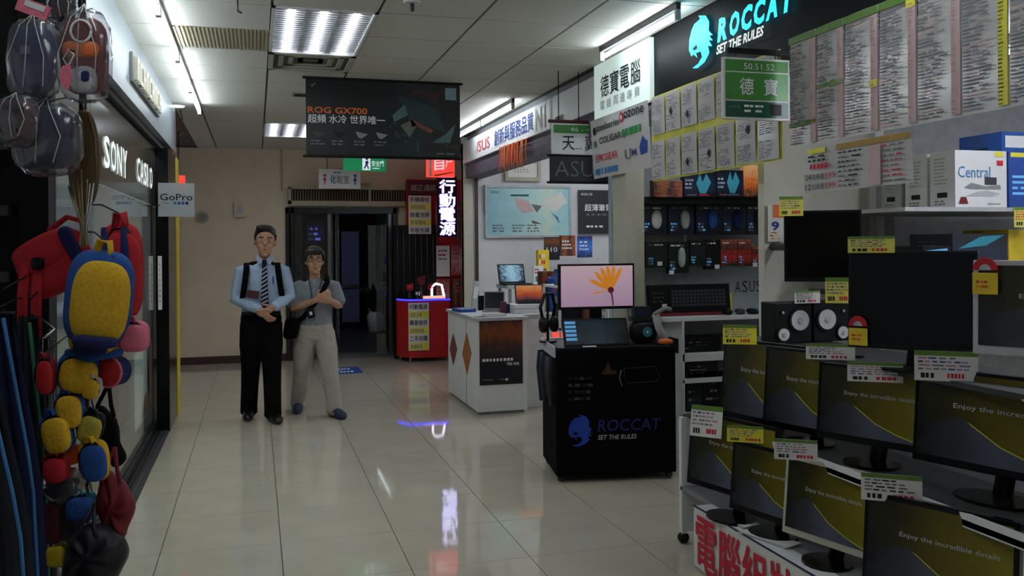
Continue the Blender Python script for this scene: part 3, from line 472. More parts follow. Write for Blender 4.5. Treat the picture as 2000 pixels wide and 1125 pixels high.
def strap(b, f, pts, r, m): b.tube(f, pts, r, m, 6)
HOOK = {}
def hang(T, f, x, y, k, m='string', r=.0022, top=None):
    """cord from an item up to the rack arm"""
    p = f.p(x, y); q = V((PO.x, PO.y, p.z + .035)) if p.x > x1 + .03 else V((p.x, 3.33, p.z + .03)); b = MB(); mid = p.lerp(q, .5) + V((0, 0, .015)); b.tube(W, [p, mid, q], .0025, 'near_black', 6); b.build('hook', T)
KNOT = atD(165, 440, 2.62); TOPK = V((KNOT.x, KNOT.y, 2.45))
def backpack(name, label, u, v, wp, hp, shell, front, t=KT, tilt=0, pocket=None, ears=False, loop=None, depth=.5):
    f, k = HF(u, v, t); f = Fr(f.o, V(R0) * math.cos(tilt) + V((0, 0, math.sin(tilt))), V((0, 0, math.cos(tilt))) - V(R0) * math.sin(tilt)); T = thing(name, label, 'bag', f.p(0, -hp / 2 * k)); w, h = wp * k / 2, hp * k / 2
    b = MB(); b.blob(f, (-w * .1, 0, -.02), (w * .95, h, w * depth), shell, .62, .75, 28, 18); b.build('shell', T)
    b = MB(); b.blob(f, (w * .12, -h * .06, w * depth * .35), (w * .82, h * .86, w * depth * .8), front, .7, .8, 28, 18); b.build('front_panel', T)
    b = MB(); b.tube(f, [(-w * .8, -h * .3, w * depth * .1), (-w * .75, h * .4, w * .12), (-w * .3, h * .86, w * .1), (w * .3, h * .9, w * .1), (w * .75, h * .5, w * .12), (w * .85, -h * .3, w * .1)], .004, 'near_black', 6); b.build('zip', T)
    b = MB(); b.tube(f, [(-w * .22, h * .9, 0), (-w * .16, h * 1.18, 0), (w * .12, h * 1.2, 0), (w * .2, h * .92, 0)], [(.012, .006)] * 4, loop or shell, 8); b.build('handle', T)
    if pocket: b = MB(); b.blob(f, (w * .05, -h * .55, w * depth * .75), (w * .66, h * .38, w * depth * .55), pocket, .7, .8); b.build('pocket', T); b = MB(); b.tube(f, [(-w * .55, -h * .3, w * depth * 1.0), (0, -h * .24, w * depth * 1.2), (w * .6, -h * .3, w * depth * 1.0)], .004, 'near_black', 6); b.build('pocket_zip', T)
    return T, f, k, w, h
# brown shoulder bag with its bundle of chains
f, k = HF(164, 312, 2.75); T = thing('shoulder_bag', 'tall oval brown leather shoulder bag hung above the red backpacks', 'bag', f.p(0, -90 * k)); b = MB(); b.blob(f, (0, 0, 0), (31 * k, 98 * k, 12 * k), 'brown', .9, .8, 18, 14); b.build('body', T)
b = MB(); b.tube(f, [(14 * k, 92 * k, 9 * k), (27 * k, 40 * k, 11 * k), (29 * k, -30 * k, 11 * k), (16 * k, -90 * k, 8 * k)], .003, 'chain', 6); b.build('seam', T); hang(T, f, 0, 95 * k, k)
T = thing('chain_straps', 'bundle of thin brassy chains gathered above the yellow backpack', 'chains', KNOT)
for i in range(9):
    a = rnd.uniform(-1, 1); b = MB(); p = KNOT; b.tube(W, [atD(165 + a * 34, 350 + rnd.uniform(-20, 20), 2.66), atD(165 + a * 22, 400, 2.64), atD(165 + a * 6, 440, 2.62), atD(166 + a * 10, 480, 2.6)], .0028, rnd.choice(['chain', 'chain', 'brown', 'steel']), 6); b.build('chain', T)
hang(T, Fr(KNOT), 0, 0, 1, 'chain', .004, (KNOT.x, KNOT.y, 2.45))
# red backpacks behind
f, k = HF(112, 520, 2.78); T = thing('backpack', 'red folded backpack with two long dangling straps, left of the yellow one', 'bag', f.p(0, -90 * k)); g = Fr(f.o, V(R0) * .88 + V((0, 0, .47)), V((0, 0, .88)) - V(R0) * .47)
b = MB(); b.blob(g, (0, 6 * k, 0), (74 * k, 56 * k, 26 * k), 'plush_red', .6, .8, 28, 18); b.build('body', T); b = MB(); b.blob(g, (-8 * k, 32 * k, 6 * k), (60 * k, 34 * k, 26 * k), 'plush_red', .5, .8); b.build('flap', T)
b = MB(); b.blob(g, (52 * k, 18 * k, 14 * k), (12 * k, 40 * k, 18 * k), 'plush_navy', .5, .7); b.build('navy_panel', T)
b = MB(); b.blob(f, (-20 * k, 6 * k, 34 * k), (12 * k, 12 * k, 6 * k), 'black', .6); b.build('buckle', T)
for x in (-50, -24): b = MB(); b.tube(f, [(x * k, 6 * k, 26 * k), ((x - 2) * k, -60 * k, 30 * k), ((x - 3) * k, -138 * k, 28 * k)], [(10 * k, 3 * k), (11 * k, 3 * k), (11 * k, 3 * k)], 'plush_red', 8, ref=tuple(R0)); b.build('strap', T)
b = MB(); b.tube(f, [(-15 * k, 70 * k, 0), (20 * k, 96 * k, 0), (48 * k, 88 * k, 0), (54 * k, 60 * k, 0)], .009, 'plush_red', 8); b.build('handle', T); hang(T, f, 45 * k, 90 * k, k, 'chain')
T, f, k, w, h = backpack('backpack', 'round red backpack with navy stripes, behind the yellow one', 236, 530, 90, 190, 'plush_red', 'plush_red', 2.75)
for x in (-26, 12): b = MB(); b.tube(f, [(x * k, 84 * k, 14 * k), ((x + 7) * k, 40 * k, 26 * k), ((x + 14) * k, -20 * k, 28 * k)], [(6 * k, 4 * k), (8 * k, 4 * k), (8 * k, 4 * k)], 'plush_navy', 8, ref=tuple(R0)); b.build('stripe', T)
hang(T, f, 0, h * 1.18, k, 'chain', top=TOPK)
# yellow and blue plush backpacks (plain)
T, f, k, w, h = backpack('plush_backpack', 'largest yellow plush backpack with a blue back shell', 194, 584, 134, 190, 'plush_blue', 'plush_yellow', KT - .05, -.12, None, loop='plush_yellow', depth=.55)
b = MB(); b.blob(f, (w * .25, -h * .82, w * .5), (w * .62, h * .12, w * .3), 'plush_navy', .6); b.build('belt', T); hang(T, f, 0, h * 1.18, k, 'chain', top=TOPK)
T, f, k, w, h = backpack('plush_backpack', 'small yellow plush pouch with navy front hanging under the largest yellow backpack', 184, 655, 104, 78, 'plush_yellow', 'plush_yellow', KT - .02, 0, 'plush_navy'); hang(T, f, 0, h * 1.1, k, top=TOPK)
b = MB(); b.tube(f, [(-w, -h * .85, 0), (0, -h * 1.1, w * .4), (w, -h * .85, 0)], .012, 'plush_blue', 8); b.build('hem', T)
T, f, k, w, h = backpack('plush_pouch', 'plump pink plush pouch hanging beside the yellow backpacks', 258, 658, 66, 62, 'plush_pink', 'plush_pink', KT); hang(T, f, 0, h * 1.1, k)
for i, (u, v, wp, hp, s, fr_, lb, tl) in enumerate([
    (152, 730, 88, 78, 'plush_blue', 'plush_yellow', 'yellow plush purse with a blue back below the navy fronted pouch', -.15), (133, 802, 60, 74, 'plush_blue', 'plush_yellow', 'upright yellow plush purse above the olive round one', .05),
    (108, 848, 66, 80, 'plush_blue', 'plush_yellow', 'yellow plush purse tilted left above the red pouch', .2), (174, 836, 54, 62, 'near_black', 'olive_plush', 'round olive yellow plush purse', -.3),
    (181, 902, 62, 82, 'plush_yellow', 'plush_blue', 'round blue plush purse with a yellow rim', .1), (106, 916, 56, 56, 'plush_red', 'plush_red', 'crumpled red cloth pouch under the tilted yellow purse', 0),
    (156, 992, 70, 56, 'plush_teal', 'plush_blue', 'teal and blue plush purse near the foil bag', .1), (176, 758, 40, 44, 'light_grey', 'plush_yellow', 'tiny yellow purse with a grey cap', -.1), (86, 735, 40, 76, 'deep_red', 'plush_red', 'long red pouch hanging on the wire grid', 0)]):
    T, f, k, w, h = backpack('plush_purse', lb, u, v, wp, hp, s, fr_, KT - .03 - .02 * (i % 3), tl); T['group'] = 'plush purses hanging at the near left stall'; hang(T, f, 0, h * 1.15, k)
f, k = HF(216, 726); T = thing('round_purse', 'round red purse with a navy side beside the pink pouch', 'bag', f.p(0, -28 * k)); g = Fr(f.o, (math.cos(.5), -math.sin(.5), 0), (0, 0, 1))
b = MB(); b.cyl(g, 0, 0, 29 * k, -26 * k, 6 * k, 'plush_navy', 24); b.build('side', T, bevel=.004); b = MB(); b.blob(g, (0, 0, 6 * k), (28 * k, 29 * k, 8 * k), 'plush_red', 1, 1, 20, 10); b.build('front', T); b = MB(); b.ring_loop(g, [(28 * k * math.cos(a * .314), 29 * k * math.sin(a * .314), 6 * k) for a in range(20)], .004, 'plush_pink'); b.build('piping', T); hang(T, g, 0, 28 * k, k)
f, k = HF(144, 888); b = MB(); b.box(Fr(f.o, V(R0) * .95 + V((0, 0, .3)), V((0, 0, .95)) - V(R0) * .3), -14 * k, -18 * k, 0, 14 * k, 18 * k, .006, 'orange'); T = b.build('hang_tag', label='small orange printed card between the red pouch and blue purse', cat='tag'); hang(T, f, 0, 16 * k, k)
f, k = HF(128, 946, KT - .02); T = thing('foil_bag', 'crinkled silver foil bag below the red pouch', 'bag', f.p(0, -28 * k)); b = MB(); b.blob(f, (0, 0, 0), (46 * k, 30 * k, 14 * k), 'foil', .6, .8, 20, 12, fn=lambda x, y, z: (x + rnd.uniform(-.004, .004), y + rnd.uniform(-.005, .005), z + rnd.uniform(-.004, .004))); b.build('body', T); hang(T, f, 0, 26 * k, k)
f, k = HF(126, 1040, KT); T = thing('foil_bag', 'tall silver foil bag with a maroon face near the bottom edge', 'bag', f.p(0, -60 * k)); b = MB(); b.blob(f, (0, 0, -.02), (36 * k, 72 * k, 12 * k), 'foil', .6, .8, 16, 12, fn=lambda x, y, z: (x + rnd.uniform(-.004, .004), y + rnd.uniform(-.005, .005), z)); b.build('body', T); b = MB(); b.blob(f, (-18 * k, 22 * k, 10 * k), (16 * k, 42 * k, 8 * k), 'maroon', .6); b.build('front_panel', T); b = MB(); b.blob(f, (-14 * k, -44 * k, 8 * k), (18 * k, 20 * k, 8 * k), 'yellow', .6); b.build('tab', T); hang(T, f, 0, 70 * k, k)
def tote(name, label, pts, t, m, thick=.03, cordx=0):
    u0 = sum(p[0] for p in pts) / len(pts); v1 = max(p[1] for p in pts); v0 = min(p[1] for p in pts); f, k = HF(u0, (v0 + v1) / 2, t); q = [((u - u0) * k, ((v0 + v1) / 2 - v) * k) for u, v in pts]
    q = [(a[0] + (c[0] - a[0]) * s, a[1] + (c[1] - a[1]) * s) for a, c in zip(q, q[1:] + q[:1]) for s in (0, .25, .5, .75)]
    q = [((q[i - 1][0] + q[i][0] * 2 + q[(i + 1) % len(q)][0]) / 4, (q[i - 1][1] + q[i][1] * 2 + q[(i + 1) % len(q)][1]) / 4) for i in range(len(q))]
    T = thing(name, label, 'bag', f.p(0, -(v1 - v0) / 2 * k)); b = MB(); n = len(q); cx = sum(a for a, c in q) / n; cy = sum(c for a, c in q) / n
    rings = [(-thick, .72), (-thick * .6, .95), (0, 1.0), (thick * .55, .93), (thick * .85, .75), (thick, .5), (thick * 1.04, .2)]; vs = []; fs = []
    for z, s in rings: vs += [f.p(cx + (a - cx) * s, cy + (c - cy) * s, z + .009 * math.sin(i * .9 + s * 4)) for i, (a, c) in enumerate(q)]
    for r in range(6):
        for i in range(n): j = (i + 1) % n; fs.append((r * n + i, (r + 1) * n + i, (r + 1) * n + j, r * n + j))
    fs += [tuple(range(n)), tuple(range(7 * n - 1, 6 * n - 1, -1))]; b.add(vs, fs, m, True); b.build('body', T)
    for s in (-1, 1): b = MB(); b.tube(f, [(cx + s * .025, cy + max(c - cy for a, c in q) * .7, thick * .8), (cx + s * .02, (v1 - v0) / 2 * k, thick), (cx, (v1 - v0) / 2 * k + .06, 0)], .006, m, 6); b.build('handle', T)
    hang(T, f, cx, (v1 - v0) / 2 * k + .05, k); return T
tote('cloth_bag', 'dark red cloth bag with pointed corner hanging low', [(196, 925), (214, 915), (240, 945), (266, 985), (252, 1020), (244, 1052), (222, 1040), (202, 1040), (192, 990)], KT, 'deep_red')
tote('cloth_bag', 'black crumpled bag hanging beside the olive purse', [(180, 800), (200, 788), (222, 820), (234, 870), (243, 905), (226, 915), (206, 890), (196, 850)], KT + .06, 'black_fabric')
tote('cloth_bag', 'large black bag with purple sheen at the bottom edge', [(140, 1040), (170, 1022), (210, 1024), (240, 1050), (246, 1095), (225, 1140), (130, 1160), (126, 1090)], KT - .04, mat('purple_black', (34, 28, 38), .5, scale=18, var=.5, bump=.4) and 'purple_black', .05)
# bags in clear film at the top
def film_bag(label, u, v, wp, hp, inner, t=KT, deco=None):
    f, k = HF(u, v, t); T = thing('wrapped_bag', label, 'bag', f.p(0, -hp / 2 * k), 'bags wrapped in clear film'); w, h = wp * k / 2, hp * k / 2
    b = MB(); b.blob(f, (0, 0, 0), (w * .86, h * .84, w * .42), inner, .6, .75); b.build('body', T)
    if deco: deco(T, f, k, w, h)
    b = MB(); jit = lambda x, y, z: (x + rnd.uniform(-.006, .006), y + rnd.uniform(-.008, .008), z + rnd.uniform(-.006, .006)); b.blob(f, (0, 0, 0), (w, h, w * .56), 'film', .65, .8, 22, 14, fn=jit); b.build('clear_film', T)
    for s in (-1, 0, 1): b = MB(); b.tube(f, [(s * w * .5 + rnd.uniform(-.01, .01), -h * .7, w * .55), (s * w * .7, 0, w * .6), (s * w * .3, h * .8, w * .45), (0, h * 1.15, 0)], .0016, 'string', 5); b.build('string', T)
    hang(T, f, 0, h * 1.05, k); return T
def d_navy(T, f, k, w, h): b = MB(); b.quad(f, -w * .3, h * .1, w * .1, h * .3, 'ink_grey', w * .44); b.build('print', T)
def d_red(T, f, k, w, h):
    b = MB(); b.blob(f, (0, h * .1, w * .25), (w * .7, h * .2, w * .3), 'orange', .6); b.build('orange_band', T); b = MB(); b.ring_loop(f, [(w * .1 + w * .38 * math.cos(a * .3927), h * .48 + h * .24 * math.sin(a * .3927), w * .5) for a in range(16)], .004, 'white'); b.build('white_ring', T); b = MB(); b.blob(f, (w * .1, -h * .55, w * .3), (w * .5, h * .3, w * .25), 'light_grey', .7); b.build('grey_band', T); b = MB(); b.blob(f, (w * .25, -h * .5, w * .5), (w * .16, h * .12, w * .08), 'plush_navy', .6); b.build('navy_patch', T)
def d_num(T, f, k, w, h):
    b = MB(); b.text(f, '1981', -w * .6, h * .1, w * 1.2, h * .4, 'ink', w * .46, .02); b.text(f, '1ST', -w * .5, -h * .55, w * 1.0, h * .4, 'ink', w * .46, .02); b.build('print', T)
film_bag('dark navy bag in clear film hanging at the upper left', 66, 118, 100, 160, 'plush_navy', KT, d_navy)
film_bag('red and grey bag in clear film with a white ring, next to the white fascia', 166, 110, 104, 178, 'deep_red', KT + .05, d_red)
film_bag('maroon bag printed with dark numerals in clear film at the frame edge', 32, 236, 84, 96, 'maroon', KT - .05, d_num)
film_bag('black bag in clear film, lowest of the wrapped bags', 92, 272, 132, 140, 'navy_cloth', KT + .02)
film_bag('black patterned bag in clear film at the top edge of the photo', 122, 12, 60, 70, 'black_fabric', KT + .08)
f, k = HF(68, 18); b = MB(); b.box(Fr(f.o, V(R0) * .93 - V((0, 0, .36)), V((0, 0, .93)) + V(R0) * .36), -34 * k, -14 * k, 0, 30 * k, 14 * k, .008, 'plush_pink'); T = b.build('header_card', label='pink and white header card at the top of the near left stall', cat='card'); b = MB(); b.quad(Fr(f.o, V(R0) * .93 - V((0, 0, .36)), V((0, 0, .93)) + V(R0) * .36), -20 * k, 0, 22 * k, 11 * k, 'white', .0095); b.build('print', T); hang(T, f, 0, 12 * k, k)
f, k = HF(130, 152, KT - .08); b = MB(); b.prism(f, [(-7 * k, 22 * k), (7 * k, 26 * k), (12 * k, 4 * k), (4 * k, -26 * k), (-6 * k, -16 * k), (-13 * k, 0)], 0, .006, 'plush_pink'); T = b.build('hang_tag', label='pink hang tag on a white loop over the red wrapped bag', cat='tag'); b = MB(); b.ring_loop(f, [(2 * k, 24 * k, .004), (-3 * k, 36 * k, .01), (8 * k, 54 * k, .01), (18 * k, 44 * k, .008), (8 * k, 28 * k, .004)], .002, 'white'); b.build('loop', T); hang(T, f, 8 * k, 54 * k, k)
# long garments at the left edge
def garment(label, u0, u1, v0, t, m, pip, lean=0):
    f, k = HF((u0 + u1) / 2, v0, t); T = thing('hanging_garment', label, 'garment', f.p(0, -560 * k), 'long garments at the near left edge'); w = (u1 - u0) / 2 * k; n = 13; vs = []; fs = []
    L = 1.0
    for side in (0, 1):
        for j in range(9):
            s = j / 8
            for i in range(n): a = i / (n - 1) * 2 - 1; ww = w * (.35 + .65 * min(1, s * 2.2)); vs.append(f.p(a * ww + lean * s, -L * s - .03 * abs(a) * (1 - s), (.022 * math.sin(a * 9 + s) * (.3 + s) + .03) * (1 if side == 0 else 1) - side * .05))
    for side in (0, 1):
        o = side * 9 * n
        for j in range(8):
            for i in range(n - 1): q = (o + j * n + i, o + (j + 1) * n + i, o + (j + 1) * n + i + 1, o + j * n + i + 1); fs.append(q if side == 0 else q[::-1])
    b = MB(); b.add(vs, fs, m, True); b.build('cloth', T)
    b = MB(); b.tube(W, [vs[j * n + n - 1] for j in range(9)], .0055, pip, 6); b.build('piping', T); b = MB(); b.tube(f, [(0, -.02, 0), (0, .03, 0), (.015, .05, 0)], .002, 'near_black'); b.build('hook', T); b = MB(); b.tube(f, [(-w * .5, -.02, .0), (w * .5, -.02, 0)], .008, 'near_black'); b.build('hanger', T)
    hang(T, f, .015, .05, k); return T
garment('dark navy garment with light blue piping at the near left edge', -70, 62, 600, KT - .12, 'navy_cloth', 'piping_blue', .03)
garment('charcoal garment with green piping beside the red strap', 20, 92, 610, KT + .08, 'charcoal_cloth', 'piping_green', .01)
garment('charcoal garment cut by the lower left frame corner', -140, 30, 660, KT - .3, 'charcoal_cloth', 'piping_blue', .05)
# ------------------------------------------------------------------ right side structure
RS = thing('wall_right', 'row of shop fronts along the right of the aisle', 'shopfront', (2.7, 6, 0), kind='structure')
b = MB(); XB(b, 2.56, 6.02, 2.86, 2.9, 10.9, ZC + .01, 'fascia_grey'); b.build('upper_beam', RS)
b = MB(); XB(b, 2.53, 6.02, 2.42, 2.75, 10.9, 2.6, 'beam_purple'); b.build('lower_beam', RS)
b = MB(); XB(b, 2.5, 10.72, 0, 2.62, 10.86, 2.6, 'beige_post'); b.build('post', RS)
b = MB(); XB(b, 2.64, 10.70, 0, 2.68, 10.72, 2.42, 'brown_base'); b.build('door_jamb', RS)
b = MB(); XB(b, 2.52, 5.76, 0, 2.66, 6.0, ZC + .01, 'beige_post'); b.build('post', RS)
b = MB(); XB(b, 2.5, 10.75, 0, 4.9, 10.85, ZC, 'white_wall'); b.build('divider_wall', RS)
b = MB(); XB(b, 2.66, 6.35, 0, 4.9, 6.42, ZC, mat('peg_grey', (165, 170, 174), .7) and 'peg_grey'); b.build('divider_wall', RS)
b = MB(); XB(b, 4.8, -3, 0, 4.9, 10.8, ZC, 'white_wall'); b.build('side_wall', RS)
A = onY(1493, 500, 4.3); B = onY(1698, 500, 4.3); b = MB(); XB(b, A.x, 4.3, 0, B.x, 4.36, 2.5, 'panel_wall'); b.build('divider_panel', RS)
x = B.x; b = MB(); XB(b, x, 4.24, 0, onY(1727, 400, 4.24).x, 4.36, 2.5, 'white'); b.build('white_pillar', RS)
x2 = onY(1727, 400, 4.3).x; b = MB(); XB(b, x2, 4.3, 0, onY(1747, 400, 4.3).x, 4.4, 2.5, 'vent_grey'); XB(b, onY(1747, 400, 4.3).x, 4.36, 0, onY(1760, 400, 4.3).x, 4.4, 2.5, 'near_black'); XB(b, onY(1760, 400, 4.3).x, 4.38, 0, 4.8, 4.44, 2.5, 'light_grey'); b.build('rear_panel', RS)
b = MB(); XB(b, 2.5, -1, 2.5, 2.62, 5.3, ZC + .01, mat('sign_black', (9, 10, 13), .5, var=.04, spec=.15) and 'sign_black'); b.build('sign_fascia', RS)
b = MB(); XB(b, 2.62, -1, 2.5, 4.8, 6.35, 2.53, 'grey'); b.build('shop_soffit', RS)
b = MB(); XB(b, 2.9, 6.42, ZC - .004, 4.8, 10.75, ZC + .01, 'ceil'); b.build('shop_ceiling', RS)
for x, y0, y1, lb in ((3.2, 7.4, 8.9, 'fluorescent tube inside the far notebook shop'), (3.9, 8.4, 10.0, 'added unseen tube brightening the wall deeper inside the far notebook shop'), (3.3, 1.9, 3.2, 'added unseen tube brightening the white boxes, behind the price list'), (3.3, 4.7, 5.8, 'added unseen tube brightening the peg wall, behind the yellow price sheets'), (4.0, 1.2, 2.6, 'fluorescent tube inside the monitor shop, out of frame')):  # second shop tube, box tube and peg wall tube are added to brighten
    z = ZC if y0 > 7 else 2.5; T = thing('shop_light', lb, 'tube light', (x, y0, z - .1)); b = MB(); b.tube(W, [(x, y0, z - .07), (x, y1, z - .07)], .018, 'shop_tube' if y0 > 7 else ('shop_tube_dim' if y0 > 4 else 'shop_tube')); b.build('tube', T); b = MB(); XB(b, x - .03, y0, z - .045, x + .03, y1, z, 'white'); b.build('housing', T)
# white fascia sign
f = Fr((2.5, 10.85, 2.6), (0, -1, 0), (0, 0, 1)); w = 4.6; h = .265; T = thing('fascia_sign', 'long white fascia sign with ASUS lettering over the far shop', 'sign', f.p(w / 2, 0)); b = MB(); b.box(f, 0, 0, -.06, w, h, 0, 'white'); b.build('board', T)
yy = lambda u, v: 10.85 - onX(u, v, 2.5).y
b = MB(); b.text(f, '/SUS', yy(931, 300), .06, yy(957, 290) - yy(931, 300), .13, 'ink_red', .004, .01); b.text(f, '創新與服務品質', yy(966, 280), .05, yy(1042, 240) - yy(966, 280), .17, 'ink_blue', .004, .025); b.text(f, 'N1', yy(1046, 240), .03, yy(1066, 230) - yy(1046, 240), .2, 'vent_beige', .004, .02)
b.quad(f, yy(1074, 225), 0, yy(1078, 225), h, 'light_grey', .004); b.rows(f, yy(1085, 230), .02, yy(1108, 220), .08, 1, ['ink_grey'], z=.004, words=(5, 5), fill=.9); b.build('lettering', T)
# orange tassel garland under it
A = onX(978, 300, 2.49); T = thing('tassel_garland', 'orange red paper tassel garland hanging under the white fascia sign', 'garland', A); b = MB()
for i in range(56):
    s = i / 55; p = A.lerp(onX(1030, 283, 2.49), s); b.box(Fr((p.x - rnd.uniform(0, .03), p.y, p.z + .06), (0, -1, 0), (rnd.uniform(-.1, .1), rnd.uniform(-.15, .15), 1)), 0, -.06 - rnd.uniform(.12, .2), 0, .014, 0, .002, rnd.choice(['orange', 'red', 'orange']))
b.build('fringe', T, kind='stuff'); b = MB(); b.tube(W, [A + V((0, 0, .06)), onX(1030, 283, 2.49) + V((0, 0, .06))], .006, 'red'); b.build('cord', T)
# glowing white lightbox sign, logo sheet
f = faceX(1161, 131, 1270, 241, 2.47); f.h = .42; f = Fr((2.47, f.o.y, 2.51), f.r, f.u); w = onX(1161, 131, 2.47).y - onX(1270, 80, 2.47).y; h = .41
T = thing('lightbox_sign', 'glowing white sign with large black Chinese characters', 'sign', f.p(w / 2, 0)); b = MB(); b.box(f, 0, 0, -.04, w, h, 0, 'light_box'); b.build('case', T); b = MB()
for i, ch in enumerate('德寶電腦'): b.text(f, ch, w * (.14 + .185 * i), h * .36, w * .16, h * .38, 'ink', .004, .02)
for i, ch in enumerate('電競周邊專賣'): b.text(f, ch, w * (.13 + .125 * i), h * .14, w * .09, h * .16, 'grey', .004, .005)
b.build('lettering', T)
g = Fr((2.475, f.o.y + .03, 2.07), (0, -1, 0), (-.06, 0, 1)); w2 = w * 1.04; h2 = .44; T = thing('logo_sheet', 'grey white sheet of printed brand logos under the glowing white sign', 'poster', g.p(w2 / 2, 0)); b = MB(); n = 8; vs = [g.p(w2 * i / n, h2 * j / 4, .003 * math.sin(i * 1.1) * (1 - j / 4)) for j in range(5) for i in range(n + 1)]
b.add(vs, [(j * 9 + i, j * 9 + i + 1, (j + 1) * 9 + i + 1, (j + 1) * 9 + i) for j in range(4) for i in range(n)], 'paper_film', True); b.build('sheet', T)
b = MB(); z = .006
for t, x, y, ww, hh, m in (('steelseries', .12, .78, .42, .12, 'ink'), ('ozone', .62, .84, .32, .11, 'ink'), ('COUGAR', .16, .56, .4, .11, 'ink'), ('EPICGEAR', .08, .27, .4, .12, 'ink_red')): b.text(g, t, w2 * x, h2 * y, w2 * ww, h2 * hh, m, z, .01)
b.disc(g, w2 * .58, h2 * .88, .035, 'ink_red', z); b.disc(g, w2 * .58, h2 * .88, .018, 'paper_film', z + .001); b.disc(g, w2 * .08, h2 * .8, .03, 'ink', z); b.disc(g, w2 * .08, h2 * .58, .026, 'sign_green_dark', z); b.rows(g, w2 * .04, h2 * .05, w2 * .5, h2 * .17, 1, ['piping_blue'], z=z, words=(7, 7), fill=.8); b.rows(g, w2 * .64, h2 * .56, w2 * .94, h2 * .7, 1, ['green'], z=z, words=(5, 5), fill=.8); b.disc(g, w2 * .6, h2 * .62, .03, 'green', z); b.poly(g, [(w2 * .84, h2 * .34), (w2 * .9, h2 * .5), (w2 * .93, h2 * .44), (w2 * .97, h2 * .4), (w2 * .95, h2 * .24), (w2 * .86, h2 * .22)], 'blue', z); b.text(g, 'U', w2 * .6, h2 * .2, w2 * .1, h2 * .16, 'ink_grey', z, .01); b.text(g, 'M', w2 * .72, h2 * .24, w2 * .07, h2 * .1, 'ink_blue', z, .02); b.build('print', T)
# ROCCAT sign: cat head emblem and letters
f = Fr((2.498, 0, 0), (0, -1, 0), (0, 0, 1))
def rp(u, v, x=2.498): p = onX(u, v, x); return (-p.y, p.z)
T = thing('roccat_sign', 'cyan glowing ROCCAT sign with cat head emblem on the black fascia', 'sign', (2.49, 4.2, 2.5))
def emblem(b, f, cx, cy, sx, sy, m, hole, z):
    P = [(.02, .62), (.12, .78), (.24, .88), (.5, .92), (.42, 1.0), (.72, .93), (.86, .78), (.84, .62), (1.0, .5), (.86, .52), (1.0, .4), (.84, .44), (.97, .3), (.8, .34), (.86, .2), (.66, .06), (.36, 0), (.14, .04), (.4, .08), (.56, .18), (.5, .3), (.3, .3), (.36, .2), (.2, .3), (.1, .28), (.0, .42)]
    b.poly(f, [(cx + x * sx, cy + y * sy) for x, y in P], m, z); b.poly(f, [(cx + x * sx, cy + y * sy) for x, y in ((.16, .42), (.34, .46), (.38, .38), (.24, .36))], hole, z + .002)
p0 = rp(1352, 140); p1 = rp(1398, 38); b = MB(); emblem(b, f, p0[0], p0[1], p1[0] - p0[0], (rp(1375, 38)[1] - rp(1375, 140)[1]), 'led_cyan', 'sign_black', .02); b.build('emblem', T)
a = rp(1406, 85); c = rp(1556, 28); zt = rp(1406, 40)[1]; n = 6; ww = (c[0] - a[0]) / n
for i, ch in enumerate('ROCCAT'): b = MB(); b.text(f, ch, a[0] + ww * i + ww * .06, a[1], ww * .84, zt - a[1], 'led_cyan', .02, .045, .18); b.build('letter', T)
a = rp(1405, 108); c = rp(1497, 75); b = MB(); b.text(f, 'SET THE RULES', a[0], a[1], c[0] - a[0], rp(1405, 90)[1] - a[1], 'letter_lit', .02, .03, .2); b.build('tagline', T)
# hanging numbered signs
f = faceY(1078, 240, 1196, 300, 6.5); w, h = f.w, f.h; T = thing('hanging_sign', 'white and green hanging shop number sign with two black characters', 'sign', f.p(w / 2, 0)); b = MB(); b.box(f, 0, 0, -.02, w, h, 0, 'white'); b.build('board', T)
b = MB(); b.quad(f, w * .03, h * .68, w * .97, h * .95, 'sign_green', .003); b.text(f, '46 - 49', w * .3, h * .74, w * .4, h * .14, 'white_print', .005); b.text(f, '天', w * .17, h * .12, w * .2, h * .46, 'ink', .003, .01); b.text(f, '翼', w * .54, h * .12, w * .2, h * .46, 'ink', .003, .01); b.rows(f, w * .38, h * .14, w * .53, h * .22, 1, ['ink_grey'], z=.003); b.build('lettering', T)
b = MB(); b.tube(f, [(-.02, h + .015, -.01), (w + .02, h + .015, -.01)], .014, 'maroon'); b.build('rod', T); b = MB(); [b.tube(W, [f.p(w * q, h + .02, -.01), V((f.p(w * q, 0).x, 6.51, 2.94))], .004, 'black') for q in (.12, .45)]; b.build('hanger', T)
f = faceY(1074, 303, 1190, 356, 6.52); w, h = f.w, f.h; T = thing('hanging_sign', 'black ASUS cloth sign hanging under the white and green sign', 'sign', f.p(w / 2, 0)); b = MB(); b.box(f, 0, 0, -.008, w, h, 0, mat('sign_charcoal', (34, 35, 38), .6) and 'sign_charcoal'); b.build('cloth', T); b = MB(); b.text(f, 'ASUS', w * .08, h * .22, w * .84, h * .58, 'ink_grey', .004, -.012); b.build('lettering', T); b = MB(); b.tube(f, [(-.02, 0, 0), (w + .02, 0, 0)], .01, 'black'); b.tube(f, [(-.02, h, 0), (w + .02, h, 0)], .008, 'black'); b.build('rod', T)
b = MB(); [b.tube(W, [f.p(w * q, h, -.01), f.p(w * q, h + .06, .0)], .003, 'black') for q in (.1, .9)]; b.build('hanger', T)
f = faceY(1413, 110, 1543, 232, 3.72); w, h = f.w, f.h; T = thing('hanging_sign', 'green hanging shop sign reading 50,51,52 before the ROCCAT sign', 'sign', f.p(w / 2, 0)); b = MB(); b.box(f, 0, 0, -.02, w, h, 0, 'white'); b.build('board', T, bevel=.004)
